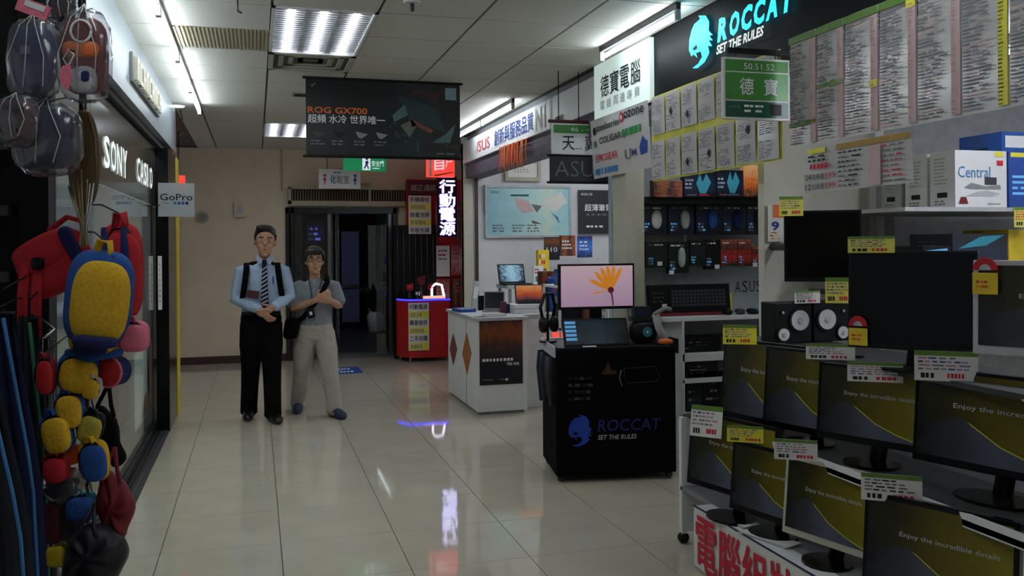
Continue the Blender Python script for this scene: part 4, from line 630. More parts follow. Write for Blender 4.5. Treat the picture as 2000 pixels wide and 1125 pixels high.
b = MB(); b.quad(f, w * .03, h * .78, w * .97, h * .96, 'sign_green', .003); b.quad(f, w * .03, h * .32, w * .97, h * .755, 'sign_green', .003); b.quad(f, w * .03, h * .04, w * .97, h * .295, 'sign_green_dark', .003); b.text(f, '50.51.52', w * .3, h * .81, w * .46, h * .1, 'white_print', .005); b.text(f, '德', w * .24, h * .4, w * .2, h * .27, 'white_print', .005, .02); b.text(f, '寶', w * .6, h * .4, w * .2, h * .27, 'white_print', .005, .02); b.rows(f, w * .08, h * .16, w * .26, h * .24, 1, ['ink_grey'], z=.005); b.rows(f, w * .3, h * .1, w * .68, h * .26, 2, ['white_print'], z=.005); b.quad(f, w * .7, h * .08, w * .86, h * .26, 'near_black', .005); b.build('lettering', T)
b = MB(); b.box(f, .03, h + .02, -.02, w + .03, h + .045, .0, 'near_black'); b.tube(f, [(w * .2, h, -.01), (w * .2, h + .03, -.01)], .004, 'dark_grey'); b.tube(f, [(w * .8, h, -.01), (w * .8, h + .03, -.01)], .004, 'dark_grey'); b.tube(W, [f.p(w * .9, h + .03, -.01), V((2.52, 3.74, f.p(0, h + .03).z))], .008, 'near_black'); b.build('bracket', T)
# price lists on the fascia
mat('print_slate', (140, 142, 158), .8, var=0); mat('print_rose', (196, 132, 138), .8, var=0)
def wavy(g, w, h, m, amp=.012, nx=6, ny=4, z=0):
    b = MB(); vs = [g.p(w * i / nx, h * j / ny, z + amp * math.sin(i * 1.7 + j) * (1 - .6 * j / ny)) for j in range(ny + 1) for i in range(nx + 1)]
    return b.add(vs, [(j * (nx + 1) + i, j * (nx + 1) + i + 1, (j + 1) * (nx + 1) + i + 1, (j + 1) * (nx + 1) + i) for j in range(ny) for i in range(nx)], m, True)
A = onX(1275, 355, 2.47); B = onX(1527, 312, 2.47); w = A.y - B.y; z0 = A.z; h = onX(1275, 190, 2.47).z - z0; g = Fr((2.47, A.y, z0), (0, -1, 0), (0, 0, 1)); T = thing('price_list', 'yellow bordered price sheets in two rows under the black fascia', 'price list', g.p(w / 2, 0))
b = wavy(g, w, h, 'paper_yellow', .006); b.build('backing', T)
for r in range(2):
    for i in range(7):
        x0 = w * i / 7 + .012; x1 = w * (i + 1) / 7 - .012; y0 = h * (.02 + .52 * (1 - r)); y1 = y0 + h * .44; b = wavy(Fr(g.p(x0, y0), g.r, g.u), x1 - x0, y1 - y0, 'paper_film', .003, 3, 3, .009); o = b.build('price_sheet', T); b = MB()
        for q in range(2): ya = y0 + (y1 - y0) * (.04 + .5 * q); b.rows(g, x0 + .015, ya, x1 - .02, ya + (y1 - y0) * .38, 8, ['ink_grey', 'ink_grey', 'ink_pink', 'print_slate'], z=.0135, fill=.42)
        if rnd.random() < .7: cx, cy = rnd.uniform(x0 + .04, x1 - .04), rnd.uniform(y0 + .05, y1 - .05); b.poly(g, [(cx - .02, cy), (cx, cy + .03), (cx + .02, cy + .01), (cx + .012, cy - .025)], 'ink', .0145)
        b.build('print', o)
A = onX(1545, 290, 2.46); z0 = A.z; h = onX(1545, 75, 2.46).z - z0; w = A.y - 2.0; g = Fr((2.46, A.y, z0), (0, -1, 0), (0, 0, 1)); T = thing('price_list', 'very large white price list with pink price columns at the upper right', 'price list', g.p(w / 2, 0))
xs = [A.y - onX(u, 200, 2.46).y for u in (1545, 1598, 1652, 1720, 1795, 1882, 1975, 2080, 2200)]
for i in range(8):
    x0, x1 = xs[i] + .002, xs[i + 1] - .002; b = wavy(Fr(g.p(x0, 0), g.r, g.u), x1 - x0, h, 'paper_film', .004, 3, 5, .004); o = b.build('price_sheet', T); b = MB(); cw = x1 - x0; b.quad(g, x0, h - .035, x1, h - .004, 'paper_green', .0125); b.quad(g, x0 + cw * .8, .01, x1, h - .04, 'ink_pink' if i != 5 else 'label_yellow', .0122)
    if i == 1: b.quad(g, x0, h * .46, x1, h * .5, 'paper_green', .0125)
    if i == 0: b.quad(g, x0, h * .18, x1, h * .22, 'paper_green', .0125)
    if i in (2, 3, 4): yq = {2: .36, 3: .88, 4: .93}[i] * h; b.quad(g, x0 + cw * .76, yq, x1, yq + .03, 'label_yellow', .0135)
    b.rows(g, x0 + .01, .01, x0 + cw * .78, h - .045, 36, ['ink_grey', 'ink_grey', 'print_slate', 'ink_pink'], z=.0135, fill=.42, words=(1, 3)); b.rows(g, x0 + cw * .81, .01, x1 - .006, h - .045, 34, ['print_rose', 'ink_pink'] if i != 5 else ['ink', 'paper_green'], z=.0138, fill=.3, words=(1, 1)); b.build('print', o)
A = onX(1572, 378, 2.45); z0 = A.z; h = onX(1572, 292, 2.45).z - z0; w = A.y - onX(1782, 362, 2.45).y; g = Fr((2.45, A.y, z0), (0, -1, 0), (0, 0, 1)); T = thing('price_list', 'smaller white price sheet with red figures hanging under the big list', 'price list', g.p(w / 2, 0)); b = wavy(g, w, h, 'paper_film', .006); b.build('price_sheet', T)
b = MB(); z = .011; b.quad(g, w * .06, h * .86, w * .24, h * .97, 'label_yellow', z); b.quad(g, w * .35, h * .86, w, h * .98, mat('print_tan', (176, 140, 70), .6) and 'print_tan', z); b.rows(g, w * .06, h * .66, w * .32, h * .84, 2, ['ink'], z=z); b.rows(g, w * .08, h * .5, w * .32, h * .64, 1, ['ink_red'], z=z, fill=.8)
for y, t in ((.28, '24'), (.06, '12')): b.text(g, t, w * .03, h * y, w * .06, h * .13, 'ink', z); b.text(g, '位商優', w * .1, h * y, w * .13, h * .13, 'ink', z); b.text(g, '599', w * .24, h * y, w * .1, h * .13, 'ink_red', z)
b.quad(g, w * .66, .005, w * .76, h * .84, 'ink_pink', z); b.rows(g, w * .37, h * .04, w * .65, h * .84, 8, ['ink_grey', 'ink'], z=z, fill=.3); b.rows(g, w * .77, h * .04, w * .98, h * .84, 8, ['ink_grey', 'ink_red'], z=z, fill=.3); b.build('print', T)

# ------------------------------------------------------------------ far notebook shop
def wallposter(name, lb, L, Tt, Rr, B, y, m, deco=None, cat='poster'):
    f = faceY(L, Tt, Rr, B, y); T = thing(name, lb, cat, f.p(f.w / 2, 0)); b = MB(); b.box(f, 0, 0, -.012, f.w, f.h, 0, m); b.build('sheet', T)
    if deco: b = MB(); deco(b, f, f.w, f.h); b.build('print', T)
    return T, f
def d1(b, f, w, h):
    b.text(f, 'asus', w * .04, h * .88, w * .1, h * .05, 'ink', .003); b.quad(f, w * .28, h * .82, w * .5, h * .86, 'sign_green_dark', .003); b.poly(f, [(w * .32, h * .8), (w * .5, h * .72), (w * .56, h * .5), (w * .42, h * .46), (w * .36, h * .6)], 'ink_pink', .003); b.poly(f, [(w * .53, h * .66), (w * .66, h * .62), (w * .6, h * .48)], 'ink_grey', .004); b.poly(f, [(w * .53, h * .32), (w * .66, h * .24), (w * .55, h * .25)], 'brown', .004); b.poly(f, [(w * .76, h * .5), (w * .86, h * .38), (w * .88, h * .24), (w * .82, h * .4)], 'piping_blue', .004); b.poly(f, [(w * .68, h * .7), (w * .9, h * .92), (w * .98, h * .7), (w * .82, h * .5)], 'paper', .0035)
    for x in (.06, .3, .48): b.rows(f, w * x, h * .06, w * (x + .16), h * .24, 3, ['ink_grey'], z=.004)
T, f = wallposter('wall_poster', 'large pale blue framed poster on the white shop wall', 952, 366, 1112, 460, 10.72, 'sky_poster', d1)
b = MB(); w, h = f.w, f.h
for (x0, y0, x1, y1) in ((-.03, -.03, w + .03, 0), (-.03, h, w + .03, h + .03), (-.03, 0, 0, h), (w, 0, w + .03, h)): b.box(f, x0, y0, -.015, x1, y1, .015, 'light_grey')
b.build('frame', T)
wallposter('wall_poster', 'black poster with white lettering right of the pale blue one', 1130, 371, 1206, 457, 10.70, 'sign_charcoal', lambda b, f, w, h: (b.text(f, 'ASUS', w * .06, h * .88, w * .3, h * .05, 'white_print', .003), b.text(f, '超薄筆電', w * .16, h * .52, w * .7, h * .16, 'white_print', .003, .02), b.rows(f, w * .2, h * .4, w * .8, h * .48, 1, ['ink_grey'], z=.003), b.rows(f, w * .2, h * .12, w * .8, h * .22, 1, ['white_print'], z=.003)))
T, f = wallposter('framed_certificate', 'cream framed certificate above the pale blue poster', 992, 318, 1050, 346, 10.72, 'paper', lambda b, f, w, h: b.rows(f, w * .2, h * .3, w * .8, h * .8, 3, ['vent_beige'], z=.003), 'picture'); b = MB(); [b.box(f, *q[:2], -.015, *q[2:], .02, 'vent_beige') for q in ((-.04, -.05, f.w + .04, 0), (-.04, f.h, f.w + .04, f.h + .05), (-.04, 0, 0, f.h), (f.w, 0, f.w + .04, f.h))]; b.build('frame', T)
for L, t, R_, B_, m, lb in ((1063, 463, 1093, 508, 'space_poster', 'dark leaflet with white digits below the pale blue poster'), (1093, 460, 1124, 500, 'game_box', 'beige patterned leaflet below the pale blue poster'), (1128, 461, 1157, 503, 'blue_poster', 'bright blue leaflet under the black poster')): wallposter('leaflet', lb, L, t, R_, B_, 10.3, m, (lambda b, f, w, h: b.text(f, '110', w * .15, h * .35, w * .7, h * .2, 'white_print', .003)) if L == 1063 else (lambda b, f, w, h: b.rows(f, w * .15, h * .3, w * .85, h * .8, 3, ['white_print'], z=.003)))
# white counter with diamonds and poster
CZ = .905; T = thing('sales_counter', 'white sales counter with diamond inlays and a black poster', 'counter', (2.2, 8.5, 0)); b = MB(); XB(b, 1.963, 7.917, .03, 2.443, 9.2, CZ - .03, 'white'); b.build('body', T, bevel=.004); b = MB(); XB(b, 1.985, 7.94, 0, 2.42, 9.18, .03, 'grey'); b.build('plinth', T); b = MB(); XB(b, 1.945, 7.9, CZ - .03, 2.46, 9.22, CZ, 'light_grey'); b.build('worktop', T, bevel=.004)
f = Fr((1.963, 0, 0), (0, -1, 0), (0, 0, 1))
for (u0, u1, v0, v1, m) in ((879, 893, 652, 712, 'wood_red'), (904, 921, 650, 731, 'wood_orange')):
    a = onX(u0, (v0 + v1) / 2, 1.963); c = onX(u1, (v0 + v1) / 2, 1.963); zt = onX((u0 + u1) / 2, v0, 1.963).z; zb = onX((u0 + u1) / 2, v1, 1.963).z; b = MB(); b.prism(f, [(-a.y, a.z), (-(a.y + c.y) / 2, zb), (-c.y, c.z), (-(a.y + c.y) / 2, zt)], 0, .006, m); b.build('diamond_inlay', T)
b = MB(); XB(b, 1.960, 8.35, .03, 1.964, 8.356, CZ - .03, 'grey'); b.build('door_gap', T)
g = faceY(937, 626, 1021, 753, 7.915); b = MB(); b.box(g, 0, 0, 0, g.w, g.h, .006, 'space_poster'); P = b.build('poster', T, label='black poster with orange glow and white lettering'); b = MB(); w, h = g.w, g.h; b.rows(g, w * .06, h * .35, w * .94, h * .42, 1, ['white_print'], z=.008, words=(9, 9), fill=.6); b.text(g, '電競', w * .62, h * .29, w * .3, h * .05, 'white_print', .008); b.rows(g, w * .06, h * .06, w * .9, h * .1, 1, ['ink_grey'], z=.008); b.disc(g, w * .62, h * .075, .012, 'white_print', .009); b.build('print', P)
b = MB(); XB(b, 2.47, 8.15, 0, 3.3, 8.7, CZ - .03, 'white'); T = b.build('return_counter', label='white return counter behind the white rack', cat='counter', bevel=.004); b = MB(); XB(b, 2.465, 8.13, CZ - .03, 3.32, 8.72, CZ, 'light_grey'); b.build('worktop', T)
def laptop(lb, u, v, y, wp, hp, m, z, ang=0, lid='dark_grey', baselen=.2):
    p = onY(u, v, y); k = wp / FPX * y; r = V((math.cos(ang), math.sin(ang), 0)); f = Fr((p.x, y, z), r, (0, 0, 1)); w = wp * y / FPX; h = hp * y / FPX; T = thing('laptop', lb, 'laptop', (p.x, y, z)); nn = f.n
    lf = Fr(f.p(-w / 2, .015), r, V((0, 0, .96)) - nn * .28); b = MB(); b.box(lf, 0, 0, -.008, w, h, 0, lid); b.build('lid', T, bevel=.002); b = MB(); b.box(lf, w * .05, h * .08, 0, w * .95, h * .94, .001, m); b.build('screen', T)
    b = MB(); b.box(f, -w / 2, 0, 0, w / 2, .015, baselen, lid); b.build('base', T, bevel=.002); b = MB(); [b.box(Fr(f.p(-w * .42 + w * .84 * i / 11, .015, .03 + .022 * j), r, nn), 0, 0, -.002, w * .06, .016, 0, 'near_black') for i in range(11) for j in range(4)]; b.build('keys', T); return T
ZS = onY(1005, 556, 9.6).z; b = MB(); XB(b, 2.7, 9.45, ZS - .04, 3.9, 9.95, ZS, 'light_grey'); S = thing('display_shelf', 'grey display table inside the notebook shop behind the counter', 'table', (3.3, 9.7, 0)); b.build('top', S)
for x, y in ((2.72, 9.47), (3.85, 9.47), (2.72, 9.9), (3.85, 9.9)): b = MB(); XB(b, x, y, 0, x + .03, y + .03, ZS - .04, 'grey'); b.build('leg', S)
laptop('black laptop with a city picture on the grey display table', 1001, 553, 9.7, 58, 40, 'laptop_city', ZS, .1, 'black')
laptop('laptop with an orange picture behind the white boxes on the counter', 1035, 600, 8.75, 62, 36, 'laptop_orange', CZ + .075, -.1, 'dark_grey', .12) if 0 else None
T = laptop('small grey laptop standing open on the white counter', 965, 606, 8.7, 42, 38, 'screen_off', CZ, -.35, 'grey', .16)
T = thing('tilted_display', 'clear upright brochure holder at the counter end', 'holder', onY(927, 610, 9.0)); p = onY(924, 606, 9.0); f = Fr((p.x, 9.0, CZ), (.8, .6, 0), (.12, 0, 1)); b = MB(); b.box(f, -.04, 0, -.004, .06, .3, 0, 'acrylic'); b.box(f, -.04, 0, 0, .06, .12, .03, 'acrylic'); b.build('holder', T); b = MB(); b.box(f, -.03, .01, .003, .05, .24, .006, 'paper'); b.build('leaflet', T)
p = onZ(1033, 612, CZ); 
for i, (z, h, lb) in enumerate(((0, .045, 'lower flat white box stacked on the counter'), (.048, .04, 'upper flat white box stacked on the counter'))): b = MB(); b.box(Fr((p.x, p.y, CZ + z), (1, .05, 0), (-.05, 1, 0)), -.15, 0, 0, .15, .25, h, 'white'); b.build('flat_box', label=lb, cat='box', bevel=.003, group='flat boxes on the counter')
laptop('open laptop glowing orange on top of the flat white boxes', 1035, 590, p.y + .16, 60, 36, 'laptop_orange', CZ + .09, -.08, 'dark_grey', .1)
ITEMS = [('flat_box', 886, 603, .16, .3, .03, 'blue', 'blue flat box at the aisle end of the white counter', 'box'), ('power_adapter', 912, 600, .2, .06, .025, 'near_black', 'black power adapter lying on the white counter', 'adapter'), ('keyboard', 950, 613, .22, .1, .012, 'light_grey', 'grey keyboard lying near the counter front', 'keyboard'),
         ('tin', 985, 606, .05, .05, .12, 'maroon', 'dark red tin beside the small laptop', 'tin'), ('card_terminal', 943, 598, .09, .03, .15, 'black', 'black upright card terminal on the counter', 'terminal'), ('leaflet_stack', 975, 613, .2, .12, .03, 'paper', 'stack of leaflets at the front of the white counter', 'papers'), ('mouse_box', 1000, 603, .08, .08, .09, 'plush_navy', 'navy box near the right end of the white counter', 'box')]
for nm, u, v, w, d, h, m, lb, ct in ITEMS:
    q = onZ(u, v + 8, CZ); q.x = min(max(q.x, 1.97 + w / 2), 2.42 - w / 2); q.y = min(max(7.95, q.y), 9.0); f = Fr((q.x, q.y, CZ), (1, .1, 0), (-.1, 1, 0)); b = MB(); b.box(f, -w / 2, 0, 0, w / 2, d, h, m); o = b.build(nm, label=lb, cat=ct, bevel=.002); b = MB(); b.box(f, -w / 2 + .01, .01, h, w / 2 - .01, d * .6, h + .002, 'grey'); b.build('top_print', o)
# clutter between counter and cart
for u, v, y, r, m, lb in ((1062, 500, 9.75, .07, 'yellow', 'yellow carton standing behind the black laptop'), (1052, 530, 9.55, .06, 'white_print', 'white glossy carton in front of the yellow carton'), (1070, 545, 8.5, .08, 'game_box', 'tan patterned carton left of the flower monitor'), (1092, 560, 8.4, .09, 'plush_blue', 'blue carton behind the flower monitor edge')):
    p = onY(u, v, y); z0 = ZS if y > 9.2 else CZ; f = Fr((p.x, y, z0), (1, .12, 0), (0, 0, 1)); hh = max(.1, p.z + r - z0); b = MB(); b.box(f, -r, 0, -r, r, hh, 0, m); o = b.build('carton', label=lb, cat='box', bevel=.004); b = MB(); b.rows(f, -r * .8, hh * .55, r * .8, hh * .9, 2, ['white_print', 'ink_red', 'ink_grey'], z=.002, fill=.6); b.quad(f, -r * .7, hh * .15, r * .5, hh * .45, 'ink_grey', .002); b.build('print', o)
SR = thing('side_rack', 'white metal rack of goods between the counter and the black cart', 'rack', (2.6, 7.4, 0))
for z in (.35, .62, .84, 1.2): b = MB(); XB(b, 2.5, 7.15, z, 2.95, 7.6, z + .02, 'white'); b.build('shelf', SR)
for x in (2.5, 2.93): 
    for y in (7.15, 7.58): b = MB(); XB(b, x, y, 0, x + .02, y + .02, 1.22, 'white'); b.build('upright', SR)
for i, (x, z, w, h, m, lb) in enumerate(((2.52, .64, .12, .16, 'led_red', 'red glowing pack on the white rack'), (2.66, .64, .12, .14, 'space_poster', 'dark pack beside the red glowing pack'), (2.52, .37, .14, .18, 'plush_blue', 'blue box low on the white rack'), (2.7, .37, .16, .2, 'game_box', 'brown picture box low on the white rack'), (2.53, .86, .16, .2, 'near_black', 'black boxed goods on the upper rack shelf'), (2.72, .86, .15, .24, 'game_box', 'patterned box on the upper rack shelf'), (2.54, 1.22, .2, .14, 'blue_poster', 'blue box on top of the white rack'))): b = MB(); XB(b, x, 7.18, z, x + w, 7.4, z + h, m); XB(b, x + .01, 7.176, z + .02, x + w - .01, 7.18, z + .04, 'white_print'); b.build('boxed_goods', label=lb, cat='box', bevel=.003)

# ------------------------------------------------------------------ red booth
def rbox(name, lb, cat, L, Tt, Rr, B, y, d, m, T=None, bevel=.0):
    f = faceY(L, Tt, Rr, B, y); b = MB(); b.box(f, 0, 0, -d, f.w, f.h, 0, m); return b.build(name, T, lb, cat, bevel=bevel), f
BO = thing('red_booth', 'red kiosk wall with product cards beside the lobby doors', 'booth', (2.4, 12.45, 0)); f = faceY(797, 350, 912, 700, 12.4); b = MB(); b.box(f, 0, -.1, -.1, f.w, f.h, 0, 'red'); b.build('back_panel', BO)
g = faceY(770, 440, 852, 640, 12.36); b = MB(); b.box(g, 0, -.5, -.02, g.w, g.h, .04, 'near_black'); b.build('dark_rack', BO)
for i in range(7): b = MB(); x = g.w * (.08 + .14 * i); b.tube(g, [(x, -.3, .06), (x, g.h, .06)], .008, 'dark_steel', 6); b.build('rail', BO)
g = faceY(797, 352, 858, 380, 12.36); b = MB(); b.box(g, 0, 0, 0, g.w, g.h, .03, 'maroon'); H = b.build('header_board', BO); b = MB(); b.text(g, '誠正通訊', g.w * .08, g.h * .25, g.w * .8, g.h * .45, 'light_grey', .033, .01); b.build('lettering', H)
def strips(T, g, rowsn, words):
    b = MB(); b.box(g, 0, 0, 0, g.w, g.h, .012, 'paper'); o = b.build('price_strip', T); b = MB(); n = rowsn
    for i in range(n):
        y1 = g.h * (1 - i / n); y0 = g.h * (1 - (i + 1) / n)
        if i % 2: b.quad(g, .005, y0 + .01, g.w - .005, y1 - .01, 'label_yellow', .014); b.rows(g, g.w * .1, y0 + .02, g.w * .9, y1 - .02, 1, ['vent_beige'], z=.0155, words=(4, 6), fill=.8)
        else: b.text(g, words[(i // 2) % len(words)], g.w * .06, y0 + g.h * .03, g.w * .86, (y1 - y0) * .66, 'ink', .014, .02)
    b.build('print', o)
strips(BO, faceY(798, 382, 842, 457, 12.3), 5, ['手機維修', '換電池屏', '平板包膜'])
for (L, t, R_, B_, m) in ((852, 480, 878, 540, 'paper'), (881, 478, 905, 538, 'red_poster'), (851, 395, 862, 455, 'red_poster'), (888, 395, 905, 470, 'game_box'), (852, 545, 878, 600, 'red_poster'), (881, 545, 906, 600, 'game_box'), (880, 604, 906, 640, 'red_poster')): g = faceY(L, t, R_, B_, 12.34); b = MB(); b.box(g, 0, 0, 0, g.w, g.h, .02, m); b.rows(g, g.w * .15, g.h * .5, g.w * .85, g.h * .9, 3, ['ink_red', 'ink_grey'], z=.022); b.build('product_card', BO)
g = faceY(855, 345, 893, 462, 11.7); T = thing('led_sign', 'vertical glowing white LED sign with four Chinese characters', 'sign', g.p(g.w / 2, 0)); b = MB(); b.box(g, 0, 0, -.06, g.w, g.h, 0, 'black'); b.build('case', T); n = 4
for i, ch in enumerate('行動電源'): b = MB(); b.text(g, ch, g.w * .12, g.h * (.965 - .235 * (i + 1)), g.w * .76, g.h * .215, 'led_white', .012, .035); b.text(g, ch, g.w * .09, g.h * (.96 - .235 * (i + 1)), g.w * .82, g.h * .225, 'led_violet', .006, .06); b.build('character', T)
b = MB(); b.tube(W, [g.p(g.w / 2, g.h, -.03), V((g.p(g.w / 2, 0).x, 11.73, ZC + .01))], .01, 'black'); b.build('hanger', T)
g = faceY(835, 304, 888, 345, 11.4); T = thing('lightbox_sign', 'red glowing lightbox with white strokes above the vertical LED sign', 'sign', g.p(g.w / 2, 0)); b = MB(); b.box(g, 0, 0, -.1, g.w, g.h, 0, 'led_red'); b.build('case', T); b = MB(); b.text(g, '自', g.w * .26, g.h * .3, g.w * .34, g.h * .6, 'exit_white', .004, .03, 0, .1); b.text(g, '尸', g.w * .66, g.h * .45, g.w * .24, g.h * .4, 'exit_white', .004, .02, 0, .1); b.quad(g, g.w * .05, .01, g.w * .16, g.h - .01, 'pink_panel', .004); b.poly(g, [(g.w * .2, g.h * .08), (g.w * .95, g.h * .26), (g.w * .95, g.h * .2), (g.w * .3, g.h * .02)], 'orange', .004); b.build('lettering', T); b = MB(); b.tube(W, [g.p(g.w * .3, g.h, -.05), V((g.p(g.w * .3, 0).x, 11.45, ZC + .01))], .008, 'black'); b.build('hanger', T)
# red counter with chamfered corner and blue LED rim
c0 = onZ(800, 708, 0); c1 = onZ(874, 703, 0); zt = onY(805, 588, c0.y).z; P = [(c0.x, c0.y), (c1.x + .02, c0.y), (c1.x + .02, c0.y + .36), (c0.x - .12, c0.y + .36), (c0.x - .12, c0.y + .25)]
RC = thing('red_counter', 'red kiosk counter with a blue LED rim and yellow strips', 'counter', (c0.x + .25, c0.y + .15, 0)); b = MB(); b.prism(W, P, .06, zt, 'red'); b.build('body', RC); b = MB(); Q = [(x * 1.0 + (.0), y) for x, y in P]; b.prism(W, P, zt, zt + .025, 'black_gloss'); b.build('top', RC)
b = MB(); b.tube(W, [(P[4][0] - .008, P[4][1], zt + .012), (P[0][0] - .004, P[0][1] - .01, zt + .012), (P[1][0], P[1][1] - .01, zt + .012)], .011, 'led_blue', 8); b.build('led_rim', RC)
for x, y in ((P[0][0] + .02, P[0][1] + .04), (P[1][0] - .04, P[1][1] + .04), (P[3][0] + .05, P[3][1] - .04)): b = MB(); b.tube(W, [(x, y, .012), (x, y, .06)], .016, 'steel'); b.build('foot', RC)
g = faceY(798, 592, 838, 685, c0.y - .002); strips(RC, g, 6, ['行動電源', '專業維修', '二手收購'])
for i, (u, v, m, r, lb) in enumerate(((800, 562, 'red', .05, 'red plush ornament on the left end of the red counter'), (822, 548, 'deep_red', .06, 'tall dark red ornament in the middle of the red counter'), (842, 560, 'red', .045, 'red ornament beside the pink lamp'), (815, 575, 'chrome', .04, 'small shiny jar on the red counter'))):
    y = c0.y + .14; p = onY(u, v, y); b = MB(); z0 = zt + .025; b.tube(W, [(p.x, y, z0 + .001), (p.x, y, z0 + .02), (p.x, y, max(z0 + .04, p.z - r))], [.03, .03, .012], 'dark_grey', 10); b.blob(Fr((p.x, y, max(p.z, z0 + r + .02)), (1, 0, 0), (0, 0, 1)), (0, 0, 0), (r, r, r), m, .8, .8, 12, 8); b.blob(Fr((p.x + r * .6, y - .01, max(p.z, z0 + r) + r * .7), (1, 0, 0), (0, 0, 1)), (0, 0, 0), (r * .5, r * .5, r * .5), m, .8, .8, 10, 6); b.build('counter_ornament', label=lb, cat='ornament')
y = c0.y + .06; p = onY(842, 580, y); z0 = zt + .025; T = thing('display_lamp', 'glowing pink and white arched phone stand on the red counter', 'lamp', (p.x, y, z0)); b = MB(); w = .3; b.box(Fr((p.x - .1, y, z0)), 0, 0, 0, w, .12, .03, mat('pink_glow', (255, 190, 170), emit=.9, var=0) and 'pink_glow'); b.build('base', T); b = MB(); b.tube(W, [(p.x + .02, y + .05, z0 + .03), (p.x + .02, y + .05, z0 + .16), (p.x + .08, y + .05, z0 + .2), (p.x + .16, y + .05, z0 + .18), (p.x + .19, y + .05, z0 + .03)], .016, 'led_white', 8); b.build('arch', T)
# ------------------------------------------------------------------ black cart with printed cover
r = V((2.724 - 1.891, 5.35 - 5.487, 0)).normalized(); CF = Fr((1.891, 5.487, 0), r, (0, 0, 1)); CW, CH, CD = .815, .89, .58
T = thing('display_cart', 'black cloth covered display cart on casters with ROCCAT print', 'cart', CF.p(CW / 2, 0, -CD / 2)); CART = T
b = MB(); b.box(CF, 0, .045, -CD, CW, CH - .01, 0, 'black_fabric'); b.build('cover', T, bevel=.012)
b = MB(); b.box(CF, .02, CH - .01, -CD + .02, CW - .02, CH, -.02, 'near_black'); b.build('top', T, bevel=.004)
b = MB(); b.box(CF, -.012, CH - .06, -CD, .0, CH + .012, .0, 'light_grey'); b.box(CF, .0, CH - .002, -CD, CW * .62, CH + .012, -CD + .03, 'white'); b.build('top_edge', T)
for x in (.04, CW - .04):
    for z in (-.05, -CD + .05): b = MB(); b.tube(CF, [(x - .012, .025, z), (x + .012, .025, z)], .025, 'dark_steel', 12); b.tube(CF, [(x, .025, z), (x, .06, z)], .01, 'steel', 6); b.build('caster', T)
b = MB(); emblem(b, CF, CW * .1, CH * .27, CW * .2, CH * .24, 'roccat_blue', 'black_fabric', .004); b.build('emblem_print', T); b = MB(); b.text(CF, 'ROCCAT', CW * .34, CH * .375, CW * .52, CH * .09, 'roccat_dim', .004, .01, .1); b.text(CF, 'SET THE RULES', CW * .34, CH * .315, CW * .32, CH * .035, 'light_grey', .004, .015, .2); b.build('lettering', T)
b = MB(); b.rows(CF, CW * .1, CH * .6, CW * .33, CH * .8, 4, ['near_black', 'dark_grey'], z=.004); b.quad(CF, CW * .38, CH * .8, CW * .5, CH * .83, mat('print_ember', (70, 34, 22), .8) and 'print_ember', .004); b.poly(CF, [(CW * .4, CH * .83), (CW * .43, CH * .9), (CW * .46, CH * .83)], 'print_ember', .004); b.ring_loop(CF, [(CW * .56, CH * .84, .005), (CW * .82, CH * .85, .005), (CW * .86, CH * .78, .005), (CW * .84, CH * .74, .005), (CW * .58, CH * .73, .005)], .002, 'dark_grey'); b.tube(CF, [(CW * .54, CH * .83, .005), (CW * .525, CH * .77, .006), (CW * .545, CH * .71, .005)], .003, 'grey', 6); b.build('printed_picture', T)
sf = Fr(CF.p(0, 0, -CD), CF.n, (0, 0, 1)); b = MB()
for i in range(7): b.tube(sf, [(.06 + .07 * i, .82, .012), (.05 + .07 * i + rnd.uniform(-.02, .02), .7, .018), (.07 + .07 * i, .52 + rnd.uniform(-.06, .06), .012)], [(.03, .006), (.035, .01), (.02, .006)], rnd.choice(['charcoal_cloth', 'navy_cloth', 'dark_grey']), 6)
b.build('draped_cloth', T)
CTOP = CH + .002
def onCart(u, v): return onZ(u, v, CTOP)
# monitor with flower picture
MB_c = CF.at(0, 0, -.25); a = onY(1092, 606, 5.72); c = onY(1236, 606, 5.72); zb = a.z; zt = onY(1092, 516, 5.72).z; f = Fr((a.x, 5.72, zb), (1, -.06, 0), (0, 0, 1)); w = c.x - a.x; h = zt - zb
T = thing('monitor', 'monitor showing an orange flower on top of the black cart', 'monitor', f.p(w / 2, CTOP - zb)); b = MB(); b.box(f, 0, 0, -.04, w, h, 0, 'black'); b.build('housing', T, bevel=.004); b = MB(); b.quad(f, .014, .02, w - .014, h - .014, 'flower_screen', .002); b.build('screen', T)
b = MB(); cx, cy = w * .68, h * .42
for i, a in enumerate((2.7, 2.3, 2.0, 1.72, 1.42, 1.1, 3.3)):
    L = h * (.56 if i < 6 else .5); d = V((math.cos(a), math.sin(a))); n = V((-d.y, d.x)); ww = h * (.05 if i < 6 else .015); b.poly(f, [(cx + d.x * L * s + n.x * ww * q, cy + d.y * L * s + n.y * ww * q) for s, q in ((0, .2), (.4, .9), (.8, .9), (1, 0), (.8, -.9), (.4, -.9), (0, -.2))], mat('petal', (226, 140, 40), .4, emit=.4, var=.2, scale=40) and 'petal' if i == 0 else 'petal', .003 + .0002 * i)
b.disc(f, cx, cy, h * .07, mat('flower_heart', (110, 30, 50), .4, emit=.2) and 'flower_heart', .005); b.poly(f, [(cx - .004, cy), (cx + .008, cy), (cx + .022, h * .08), (cx + .014, h * .08)], 'flower_heart', .0045); b.build('picture', T)
b = MB(); b.box(f, w * .42, CTOP - zb + .012, -.045, w * .58, h * .3, -.03, 'black'); b.build('neck', T); b = MB(); b.box(f, w * .28, CTOP - zb, -.15, w * .72, CTOP - zb + .012, .06, 'black'); b.build('base', T)
